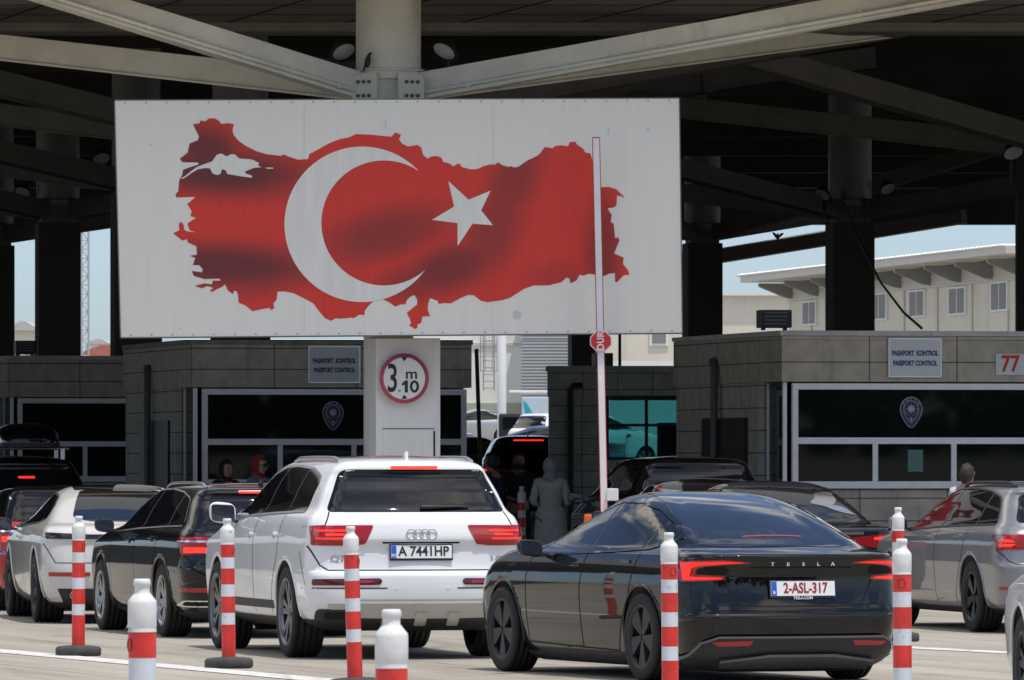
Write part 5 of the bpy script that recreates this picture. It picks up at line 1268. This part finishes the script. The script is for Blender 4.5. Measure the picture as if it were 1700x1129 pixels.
# ---- bollards
BW = mat('bollard_white_plastic', (.78,.78,.76), .45, noise=(7, .12, (1,1,2.5))); BRD = mat('bollard_red_plastic', (.72,.04,.03), .4, noise=(9, .26)); RB = mat('bollard_rubber_foot', (.06,.06,.058), .85, noise=(9, .4)); scuff(BW, 16, .62, .70, (.20,.19,.18), (1,1,.6), .75); scuff(BRD, 14, .61, .69, (.10,.03,.025), (1,1,.5), .7)
BREF = mat('bollard_reflective_band', (.68,.72,.76), .35, noise=(20, .08)); scuff(BREF, 15, .60, .68, (.22,.21,.20), (1,1,.5), .75)
def bollard_parts(root, h, ph, r=.056):
    k = (h-.085)/1.115; z = lambda v: .085+v*k
    bands = [(1.065,.958,2,'w'),(.958,.855,1,'r'),(.855,.760,2,'w'),(.760,.636,1,'r'),(.636,.534,2,'w'),(.534,.408,1,'r'),(.408,.308,2,'w'),(.308,0,1,'r')]
    mb = MB(); mb.lathe([(0, z(1.115)), (r*.52, z(1.115)), (r*.60, z(1.108)), (r*.62, z(1.092)), (r*.54, z(1.085)), (r*.54, z(1.062)), (r*.70, z(1.05)), (r*.99, z(1.03)), (r*1.03, z(1.02)), (r*1.03, z(.93)), (r*.995, z(.925)), (r*.995, z(.913)), (r*1.03, z(.908)), (r*1.02, z(.905))], 28); mb.build('cap', BW, root)
    mb = MB(); mb.cur = 0
    top = .905
    for a, b_, mi in ((top,.805,1),(.805,.712,2),(.712,.588,1),(.588,.487,2),(.487,.36,1),(.36,.262,2),(.262,0,1)):
        rr = r*(1.0 if mi == 1 else .985); mb.cur = mi-1
        mb.lathe([(rr, z(a)), (rr, z(b_))], 28)
        mb.cur = 0; mb.lathe([(r*1.0, z(b_)+.002), (r*.985, z(b_)-.002)], 28)
    mb.build('tube', [BRD, BREF], root)
    mb = MB(); a = ph; c = Vector((math.cos(a), math.sin(a), 0))
    M = Matrix.Translation(c*(r*.90)+Vector((0,0,z(.855)))) @ c.to_track_quat('Z', 'Y').to_matrix().to_4x4()
    mb.lathe([(0, -.008), (.013, -.008), (.018, .003), (.021, r*.13), (.024, r*.10)], 14, M @ Matrix.Diagonal((1, 1.25, 1, 1))); mb.build('hole', mat('bollard_hole', (.30,.02,.02), .6), root)
    mb = MB(); mb.lathe([(0, .003), (.185, .003), (.195, .015), (.195, .06), (.18, .078), (.12, .086), (.062, .09), (0, .09)], 36); mb.build('foot', RB, root)
def bollard(label, x, top, s, h, lean, ph):
    d = F/s; X = (x-850)*d/F
    t = thing('bollard', label, 'bollard', (X, d, 0), 0, 'red and white lane bollards')
    t.rotation_euler = (random.uniform(-.008,.008), lean, 0); bollard_parts(t, h, ph); return t
bollard('whole bollard at the left, standing on the white line before the coupe', 130, 858, 195, 1.19, .004, -.6)
bollard('close bollard, cut off below its first red band, between the two left whole ones', 238, 962, 416, 1.21, -.004, -2.75)
bollard('whole bollard in front of the white SUV front wheel with chipped bands', 380, 860, 207, 1.20, -.012, -.5)
bollard('bollard leaning slightly before the left tail light of the white SUV', 590, 874, 228, 1.19, -.03, -.4)
bollard('closest bollard, mostly white top at the bottom edge below the white SUV', 650, 1013, 480, 1.17, 0, 1.2)
bollard('bollard in front of the rear wheel of the black fastback', 1113, 885, 251, 1.195, -.008, -1.1)
bollard('tall bollard right of the black fastback number plate, its hole facing us', 1499, 895, 280, 1.21, -.006, -1.65)
bollard('bollard almost hidden behind the tall one at the right', 1491, 843, 181, 1.23, 0, -2.6)
bollard('bollard in the canopy shade left of the woman in the grey coat', 866, 808, 120, 1.28, 0, -1.2)

# ---- signs, emblems, boxes on the booths
def on_booth(b, x, y, z): return b.matrix_basis @ Vector((x, y, z))
bpy.context.view_layer.update()
TXTB = mat('sign_blue_lettering', (.025,.05,.17), .6); SIGNW = mat('sign_board_white', (.62,.64,.64), .4, noise=(4, .06))
def booth_sign(b, x0, x1, z0, z1, label, k):
    t = thing('booth_sign', label, 'sign', on_booth(b, (x0+x1)/2, -.02, (z0+z1)/2), b.rotation_euler.z); w, h = x1-x0, z1-z0
    mb = MB(); mb.box((0, 0, 0), (w, .03, h), bev=.004); mb.build('board', SIGNW, t)
    mb = MB()
    for a, c in (((-w/2, h/2), (w/2, h/2)), ((-w/2, -h/2), (w/2, -h/2)), ((-w/2, -h/2), (-w/2, h/2)), ((w/2, -h/2), (w/2, h/2))): mb.bar((a[0], -.012, a[1]), (c[0], -.012, c[1]), .014, .012, (0,1,0))
    mb.build('trim', ALU, t)
    for i, s_ in enumerate(('PASAPORT  KONTROL', 'PASSPORT CONTROL')):
        letters('lettering', s_, .088, TXTB, t, Matrix.Translation((0, -.0165, .048-.128*i)) @ FACE_CAM, extr=.001, bold=.0048, sx=.68)
booth_sign(BR, 1.41, 2.10, 2.715, 3.215, 'white bilingual passport control sign on the right booth', .01)
booth_sign(BL, 1.64, 2.36, 2.72, 3.22, 'white bilingual passport control sign partly behind the white pillar', .01)
t = thing('number_sign', 'small white sign with red number 77 at the right edge', 'sign', on_booth(BR, 3.04, -.012, 2.875), BR.rotation_euler.z)
mb = MB(); mb.box((0, 0, 0), (.42, .02, .27), bev=.003); mb.build('board', SIGNW, t)
letters('lettering', '77', .29, mat('sign_red_lettering', (.55,.02,.02), .5), t, Matrix.Translation((-.02, -.012, 0)) @ FACE_CAM, extr=.001, bold=.008, sx=.85)
EMB = mat('emblem_silver', (.30,.32,.42), .35, .2); EMB2 = mat('emblem_violet', (.022,.02,.055), .5); EMB3 = mat('emblem_gold', (.35,.27,.16), .5)
def emblem(b, x, z, label):
    t = thing('police_emblem', label, 'emblem', on_booth(b, x, .070, z), b.rotation_euler.z)
    def ring(k, n_=40):
        return [(k*.145*math.sin(2*PI*i/n_)*(1.0 if math.cos(2*PI*i/n_) > 0 else (1-.42*abs(math.cos(2*PI*i/n_))**1.3)), k*(.165*math.cos(2*PI*i/n_) if math.cos(2*PI*i/n_) > 0 else .225*math.cos(2*PI*i/n_))+.02) for i in range(n_)]
    mb = MB()
    for k, r in ((1.0, .007), (.70, .005)): P_ = ring(k); mb.tube([(u, -.004, v) for u, v in P_+[P_[0]]], r, 6, caps=False)
    mb.build('outline', EMB, t)
    mb = MB(); mb.prism(ring(.96), lambda u, v, q: Vector((u, -q, v)), .0, .002); mb.build('shield', EMB2, t)
    for i, ch in enumerate('POLİS'):
        a = math.radians(52-26*i); letters('lettering', ch, .048, EMB, t, Matrix.Translation((-.118*math.sin(a), -.004, .02+.138*math.cos(a))) @ FACE_CAM @ Matrix.Rotation(a, 4, 'Z'), extr=.001, bold=.001)
    mb = MB(); st_ = [((.062 if i % 2 == 0 else .034)*math.sin(PI*i/8), (.062 if i % 2 == 0 else .034)*math.cos(PI*i/8)+.035) for i in range(16)]
    mb.prism(st_, lambda u, v, q: Vector((u, -q, v)), .003, .006); mb.build('star', EMB, t)
    mb = MB()
    for sg in (-1, 1):
        for i in range(7):
            a = math.radians(205+i*19)*sg if False else sg*math.radians(70+i*16); c = Vector((.084*math.sin(a), -.005, .035+.084*math.cos(a))); mb.tube([c, c+Vector((sg*.018, 0, .010))], [.008, .002], 5)
    mb.build('laurel', EMB3, t)
    mb = MB(); mb.tube([(0,-.005,-.075),(0,-.005,-.15)], [.012,.008], 6); mb.bar((-.03,-.005,-.10),(.03,-.005,-.10), .006, .012); mb.build('torch', EMB, t)
def notice(b, x, z, w, h, col, label):
    t = thing('notice', label, 'notice', on_booth(b, x, .076, z), b.rotation_euler.z); mb = MB(); mb.box((0, 0, 0), (w, .003, h)); mb.build('sheet', mat('paper_'+col[0], col[1], .7, noise=(6, .12)), t)
    mb = MB()
    for i in range(6): mb.box((-.02*w*(i % 2), -.0025, h*(.36-.14*i)), (w*(.7-.08*(i % 3)), .001, h*.03))
    mb.build('print_lines', GREY_PIPE, t)
notice(BR, 1.79, 1.64, .20, .28, ('teal', (.10,.22,.19)), 'greenish paper notice behind the lower right booth window')
emblem(BR, 1.73, 2.27, 'violet and silver police emblem on the right booth window')
emblem(BL, 2.0, 2.27, 'violet and silver police emblem on the window left of the white pillar')
def ac(label, p, w, dep, h):
    t = thing('air_conditioner', label, 'air conditioner', p); mb = MB(); mb.box((0, 0, h/2+.03), (w, dep, h), math.radians(10), bev=.01); mb.build('casing', DARK_METAL, t)
    mb = MB()
    for i in range(4): mb.box((.02*math.cos(0), -dep/2-.012, .08+h*.75*i/3.6), (w*.72, .012, .018), math.radians(10))
    mb.build('grille', GREY_PIPE, t)
    mb = MB()
    for sg in (-.35, .35): mb.box((w*sg, 0, .014), (.05, dep*.8, .026))
    mb.build('foot', BLACK_PLASTIC, t)
ac('dark air conditioner box on the coping of the right booth', at(1285, 547.5, 97.2)+Vector((0,0,.0)), .40, .35, .23)
ac('dark air conditioner on the roof of the middle booth, beside the barrier arm', at(1000, 613, 135.2), .32, .4, .25)
ac('dark box on the roof of the far left booth', at(42, 592, 122.5), .34, .4, .22)
mb = MB()
P_ = [at(1402, 338, 138.3), at(1425, 395, 128), at(1462, 468, 116), at(1500, 518, 106), at(1530, 544, 99.5)]
mb.tube(P_, .018, 8); o = mb.build('cable', DARK_METAL); tag(o, 'black cable drooping from the dark right column to the booth roof', 'cable')
t_ = at(791, 580, 128); g_ = at(802, 800, 128)
mb = MB(); mb.tube([Vector((g_.x, 128, gz(128))), t_], .035, 8); mb.box((g_.x, 128, gz(128)+.02), (.2, .2, .04)); tag(mb.build('dark_post', DARK_METAL), 'thin dark leaning post in the gap right of the pillar', 'post')
p = at(1027, 560, 137.5); mb = MB(); mb.tube([(p.x, 136, 3.25), (p.x, 136, 4.3)], .028, 8); mb.lathe([(0,3.262),(.07,3.262),(.07,3.28),(0,3.28)], 12, Matrix.Translation((p.x,136,0))); tag(mb.build('roof_mast', DARK_METAL), 'thin dark mast on the roof of the middle booth', 'mast')

# ---- floodlights under the canopy
LENS = mat('floodlight_glass', (.80,.82,.82), .15, coat=.5)
def flood(label, x, y, d, tilt, yaw, sz=.15):
    p = at(x, y, d); t = thing('floodlight', label, 'floodlight', p, yaw)
    M = Matrix.Rotation(tilt, 4, 'X')
    mb = MB(); mb.lathe([(0, .16), (sz*.45, .15), (sz*.75, .08), (sz*1.04, .0), (sz*1.04, -.02), (sz*.96, -.02)], 24, M); mb.build('housing', DARK_METAL, t)
    mb = MB(); mb.lathe([(0, -.012), (sz*.96, -.012)], 24, M); mb.build('lens', LENS, t)
    mb = MB(); mb.tube([(-sz*1.1, 0, 0), (-sz*1.1, .06, -.12), (sz*1.1, .06, -.12), (sz*1.1, 0, 0)], .012, 6); mb.bar((0,.06,-.12), (0,.09,-.42), .05, .03, (1,0,0)); mb.build('bracket', DARK_METAL, t)
flood('floodlight left of the pale front column', 570, 84, 93.0, math.radians(-42), math.radians(34))
flood('floodlight right of the pale front column', 738, 83, 93.0, math.radians(-42), math.radians(-38))
flood('dim floodlight beside the shiny column head on the left', 168, 262, 125, math.radians(-42), math.radians(20))
flood('dim floodlight near the left edge', 38, 318, 139, math.radians(-42), math.radians(-20))
flood('dim floodlight left of the dark right column', 1365, 322, 138, math.radians(-42), math.radians(-30))
flood('dim floodlight right of the dark right column', 1474, 312, 139, math.radians(-42), math.radians(30))
flood('dim floodlight near the upper right edge', 1682, 252, 111, math.radians(-42), math.radians(20))

# ---- birds
FEATHER = mat('dark_feathers', (.018,.018,.020), .6, noise=(30, .3))
p = at(610, 116, 92.15); me = skin_mesh('bird', [(-.01,0,.015),(0,0,.06),(.012,0,.115),(.02,0,.15),(.034,0,.172),(.062,0,.168),(-.03,0,.02),(-.05,0,-.05)], [(0,1),(1,2),(2,3),(3,4),(4,5),(0,6),(6,7)], [.028,.04,.034,.022,.024,.004,.02,.01], 1)
me.materials.append(FEATHER); o = link('bird', me, None, (p.x, 92.15, 6.47)); tag(o, 'small dark bird perched on the collar of the front column', 'bird')
p = at(1291, 393, 112); me = skin_mesh('bird', [(0,0,-.055),(0,0,0),(0,0,.05),(.005,-.01,.075),(.012,-.02,.085),(-.03,.02,.02),(-.07,.03,.07),(-.10,.03,.10),(.03,-.02,.02),(.08,-.03,.06),(.12,-.02,.075),(0,0,-.10)], [(0,1),(1,2),(2,3),(3,4),(1,5),(5,6),(6,7),(1,8),(8,9),(9,10),(0,11)], [(.022,.022),.03,.024,.018,.004,(.012,.03),(.006,.03),(.003,.012),(.012,.03),(.006,.03),(.003,.012),(.03,.006)], 1)
me.materials.append(FEATHER); o = link('bird', me, None, p); o.scale = (.75,.75,.75); tag(o, 'dark bird flying with raised wings before the sky', 'bird')

# ---- truck in the car park
p = at(908, 700, 240); t = thing('box_truck', 'white box truck with a turquoise sweep and blue roundel behind the parked cars', 'truck', (p.x, 240, gz(240))); t.scale = (.76,.76,.76)
mb = MB(); mb.box((.25, 1.2, 1.65), (2.6, 2.4, 2.2), bev=.04); bx_ = mb.build('box_body', mat('truck_pale_blue', (.55,.66,.74), .4), t)
mb = MB(); mb.prism([(-.55,.56),(-.1,.56),(-.25,1.3),(-.55,2.0),(-.85,2.5),(-1.0,2.6),(-.95,2.2),(-.8,1.6)], lambda u, v, q: Vector((u, -q, v)), .0, .006); mb.build('turquoise_sweep', mat('turquoise', (.02,.42,.55), .4), bx_)
mb = MB(); mb.lathe([(.16,.0),(.32,.0)], 28, Matrix.Translation((.62,-.007,1.75)) @ Matrix.Rotation(PI/2, 4, 'X')); mb.build('roundel', mat('roundel_blue', (.03,.20,.45), .4), bx_)
mb = MB(); mb.box((-1.55, 1.1, 1.25), (.95, 2.1, 1.6), bev=.12); cb_ = mb.build('cab', DARK_METAL, t)
mb = MB(); mb.box((-1.55, .03, 1.65), (.6, .02, .5)); mb.build('cab_window', GLASS, cb_)
mb = MB(); mb.box((-.4, 1.1, 2.95), (2.4, 2.0, .16), bev=.06); mb.build('wind_deflector', WHITE_PAINT, t)
for x in (-1.4, .9):
    mb = MB(); mb.lathe([(0,-.12),(.40,-.12),(.42,0),(.40,.12),(0,.12)], 24, Matrix.Translation((x,.1,.42)) @ Matrix.Rotation(PI/2, 4, 'X')); mb.build('wheel', RUBBER, t)
p = at(1070, 604, 230); t = thing('white_van', 'white van whose roof shows above the middle booth', 'van', (p.x, 230, gz(230)))
zt = HC+(758-600)*230/F-gz(230)
mb = MB(); mb.prism(rounded([(-1.3,.35),(1.15,.35),(1.3,zt-.5),(1.15,zt),(-1.1,zt),(-1.35,zt-.6)], .12), lambda u, v, q: Vector((u, q, v)), 0, 1.9); vb = mb.build('body', mat('van_white', (.85,.85,.85), .35, coat=.6), t)
mb = MB(); mb.box((0, -.01, zt-.8), (1.9, .02, .6)); mb.build('side_window', GLASS, t)
for x in (-.85, .85):
    mb = MB(); mb.lathe([(0,-.1),(.34,-.1),(.36,0),(.34,.1),(0,.1)], 24, Matrix.Translation((x,.08,.36)) @ Matrix.Rotation(PI/2, 4, 'X')); mb.build('wheel', RUBBER, t)

# ---- people
SKIN = mat('skin', (.42,.24,.16), .55, noise=(20, .12)); SKIN2 = mat('skin_tan', (.32,.18,.12), .55)
def person(label, loc_, yaw, h, top, bottom, hair=None, scarf=None, coat=0.0, skirt=False, arms=((-.06,.02),(-.06,.02)), beard=False, glasses=False, turn=0.0, hold=False):
    """figure facing local -y; yaw turns it"""
    t = thing('person', label, 'person', loc_, yaw); k = h/1.72
    V = []; E = []; Rr = []
    def v(x, y, z, r, link_=None):
        V.append((x*k, y*k, z*k)); Rr.append(r if not isinstance(r, tuple) else r); i = len(V)-1
        if link_ is not None: E.append((link_, i))
        return i
    pel = v(0, .01, .94, (.15,.11)); wa = v(0, .0, 1.10, (.135,.10), pel); ch = v(0, .01, 1.28, (.16,.115), wa); sh = v(0, .015, 1.40, (.13,.085), ch)
    nk = v(0, .0, 1.475, .055, sh); hd0 = v(0, -.015, 1.56, (.078,.088), nk); hd1 = v(0, -.01, 1.635, (.079,.092), hd0); v(0, 0, 1.695, (.05,.06), hd1)
    ns = v(0, -.085, 1.575, (.022,.022), hd0); v(0, -.112, 1.565, (.011,.012), ns)
    for sg in (1, -1): v(sg*.082, .0, 1.58, (.012,.02), hd0)
    aj = []
    for sg, (fy, oz) in zip((1, -1), arms):
        s0 = v(sg*.175, .015, 1.385, .062, sh); el = v(sg*.245, fy*.3+.02, 1.12, .045, s0)
        wr = v(sg*(.26 if not hold else .14), fy-.10 if hold else fy-.04, .88+(.17 if hold else 0)+oz, .030, el)
        d_ = (Vector(V[wr])-Vector(V[el])).normalized()/k; base = Vector(V[wr])/k
        pm = base+d_*.075; pa = v(*pm, (.036,.022), wr)
        side_ = Vector((0, -1, 0)) if not hold else Vector((-sg, 0, 0))
        side_ = (side_-d_*side_.dot(d_)).normalized()
        for f_, ln in ((-1.5,.062),(-.5,.078),(.5,.084),(1.5,.074)):
            p1 = pm+side_*.019*f_+d_*.045; p2 = p1+d_*ln*.55+Vector((-sg*.010,0,0)); p3 = p2+d_*ln*.42+Vector((-sg*.020,0,0))
            a1 = v(*p1, .0095, pa); a2 = v(*p2, .0085, a1); v(*p3, .007, a2)
        p1 = base+d_*.04+side_*.035; a1 = v(*p1, .011, wr); v(*(p1+d_*.045+side_*.02), .009, a1)
        aj.append((s0, el, wr))
    for sg in (1, -1):
        hp = v(sg*.095, .01, .86, .088, pel); kn = v(sg*.105, -.015, .48, .058, hp); an = v(sg*.105, .02, .09, .040, kn); v(sg*.115, -.12, .035, (.042,.03), an)
    me = skin_mesh('body', V, E, [((r[0]*k, r[1]*k) if isinstance(r, tuple) else r*k) for r in Rr], pel, 2); me.materials.append(SKIN)
    link('body', me, t)
    def garment(name, chain, m, root=0):
        Vs = [tuple(Vector((x, y, z))*k) for x, y, z, r in chain['v']]
        q = skin_mesh(name, Vs, chain['e'], [((r[0]*k, r[1]*k) if isinstance(r, tuple) else r*k) for x, y, z, r in chain['v']], root, 2); q.materials.append(m); return link(name, q, t)
    g = lambda i: tuple(c/k for c in V[i])
    cv = [(0,.01,.96,(.172,.135)),(0,0,1.10,(.16,.122)),(0,.01,1.28,(.178,.132)),(0,.015,1.405,(.142,.10)),(0,.005,1.455,(.07,.065))]; ce = [(0,1),(1,2),(2,3),(3,4)]
    for (s0, el, wr) in aj:
        i = len(cv); e_ = Vector(g(el)); w_ = Vector(g(wr)); cv += [(*g(s0), .075), (*e_, .06), (*(e_.lerp(w_, .8)), .048)]; ce += [(3, i), (i, i+1), (i+1, i+2)]
    def bell(name, prof, m):
        mb = MB(); mb.lathe([(r_, z_) for r_, z_ in prof], 28, Matrix.Diagonal((k, k*.82, k, 1)))
        for i_, (vx, vy, vz) in enumerate(mb.v): mb.v[i_] = (vx*(1+.025*math.sin(9*math.atan2(vy, vx)+5*vz)), vy*(1+.03*math.cos(7*math.atan2(vy, vx))), vz)
        return mb.build(name, m, t)
    if coat: bell('coat_skirt', [(.17, 1.06), (.205, .96), (.225, .80), (.228, coat+.02), (.222, coat), (.15, coat+.01)], top)
    garment('jacket' if coat else 'shirt', {'v': cv, 'e': ce}, top)
    if skirt:
        bell('skirt', [(.155, 1.04), (.185, .92), (.20, .6), (.225, .13), (.215, .12), (.12, .125)], bottom)
    else:
        garment('trousers', {'v': [(0,.01,.95,(.158,.125)),(.095,.01,.84,.10),(.105,-.01,.48,.075),(.105,.02,.10,.062),(-.095,.01,.84,.10),(-.105,-.01,.48,.075),(-.105,.02,.10,.062)], 'e': [(0,1),(1,2),(2,3),(0,4),(4,5),(5,6)]}, bottom)
    mb = MB()
    for sg in (1, -1):
        mb.box((sg*.112*k, -.055*k, .035*k), (.095*k, .27*k, .07*k), bev=.025)
    mb.build('shoes', DARK_METAL, t)
    def dome(name, m, rx, ry, rz_, c, ycut, low):
        bm = bmesh.new(); bmesh.ops.create_uvsphere(bm, u_segments=28, v_segments=18, radius=1)
        dead = [q for q in bm.verts if (q.co.y < ycut and q.co.z < low)]
        bmesh.ops.delete(bm, geom=dead, context='VERTS')
        for q in bm.verts:
            j = 1+(.05 if scarf else .09)*math.sin(13*q.co.x+7*q.co.z)*math.cos(11*q.co.y)+(0 if scarf else random.uniform(-.035, .035)); q.co = Vector((q.co.x*rx*j*k, q.co.y*ry*j*k, q.co.z*rz_*j*k))+Vector(c)*k
        q = bpy.data.meshes.new(name); bm.to_mesh(q); bm.free(); q.materials.append(m); q.polygons.foreach_set('use_smooth', [True]*len(q.polygons)); link(name, q, t)
    if scarf:
        dome('headscarf', scarf, .104, .118, .135, (0, .005, 1.605), -.45, .42)
        garment('scarf_drape', {'v': [(0,.03,1.56,(.095,.085)),(0,.03,1.47,(.105,.10)),(0,.03,1.39,(.15,.125))], 'e': [(0,1),(1,2)]}, scarf)
    elif hair: dome('hair', hair, .094, .112, .128, (0, .014, 1.607), -.25, .42)
    if beard: dome('beard', hair, .072, .05, .05, (0, -.055, 1.525), .9, -2)
    mb = MB()
    for sg in (1, -1): mb.lathe([(0, 0), (.011*k, .001), (.013*k, -.003)], 10, Matrix.Translation((sg*.033*k, -.093*k, 1.60*k)) @ Matrix.Rotation(PI/2, 4, 'X'))
    mb.build('eyes', GAP, t)
    mb = MB(); mb.tube([(-.025*k, -.091*k, 1.528*k), (0, -.098*k, 1.526*k), (.025*k, -.091*k, 1.528*k)], .006*k, 6); mb.build('mouth', mat('lips', (.30,.10,.09), .5), t)
    if glasses:
        mb = MB()
        for sg in (1, -1): mb.lathe([(0, .004), (.030*k, .002), (.031*k, -.002)], 16, Matrix.Translation((sg*.036*k, -.106*k, 1.598*k)) @ Matrix.Rotation(PI/2+.1, 4, 'X'))
        for sg in (1, -1): mb.bar((sg*.066*k, -.10*k, 1.60*k), (sg*.084*k, .0, 1.605*k), .006, .012)
        mb.bar((-.01*k,-.108*k,1.603*k), (.01*k,-.108*k,1.603*k), .006, .008); mb.build('sunglasses', BLACK_PLASTIC, t)
    return t
CLOTH = lambda nm, c: mat(nm, c, .9, noise=(12, .18), bump=(40, .15))
def pos(x, d): return Vector(((x-850)*d/F, d, gz(d)))
person('woman in a long grey coat and pale patterned headscarf seen from behind', pos(914, 100), math.radians(172), 1.67, CLOTH('grey_coat', (.38,.355,.325)), CLOTH('dark_trousers', (.02,.02,.022)), scarf=mat('patterned_scarf', (.26,.29,.28), .8, noise=(28, .45)), coat=.53, hold=True)
person('bearded man in dark clothes facing the camera by the shaded bollard', pos(860, 108), math.radians(12), 1.76, CLOTH('black_shirt', (.02,.02,.022)), CLOTH('dark_trousers', (.02,.02,.022)), hair=mat('dark_hair', (.035,.022,.015), .6, noise=(30, .3)), beard=True, hold=True)
person('person in a dark blue top turned away, left of the bearded man', pos(815, 105), math.radians(-120), 1.74, CLOTH('navy_top', (.02,.03,.075)), CLOTH('dark_trousers', (.02,.02,.022)), hair=mat('dark_hair', (.035,.022,.015), .6))
person('woman with a red headscarf and sunglasses in a blue top by the booth window', pos(431, 98.5), math.radians(62), 1.70, CLOTH('blue_top', (.10,.15,.24)), CLOTH('dark_skirt', (.03,.03,.035)), scarf=CLOTH('red_scarf', (.22,.015,.02)), skirt=True, glasses=True)
person('person in a black headscarf and coat beside the woman with the red scarf', pos(376, 101), math.radians(40), 1.64, CLOTH('black_coat', (.012,.012,.013)), CLOTH('black_skirt', (.012,.012,.013)), scarf=CLOTH('black_scarf', (.012,.012,.014)), skirt=True, coat=.5)
person('man with short greying hair and a pale striped shirt behind the grey estate', pos(1606, 87), math.radians(150), 1.60, mat('striped_shirt', (.62,.64,.70), .85, noise=(22, .35, (6,1,1))), CLOTH('dark_trousers', (.02,.02,.022)), hair=mat('grey_hair', (.032,.027,.022), .7, noise=(45, .5)))
person('officer in dark uniform sitting at the teal window of the middle booth', pos(1120, 136.1)+Vector((0,0,.12)), math.radians(-20), 1.76, CLOTH('uniform_navy', (.012,.014,.03)), CLOTH('dark_trousers', (.02,.02,.022)), hair=mat('dark_hair', (.035,.022,.015), .6))
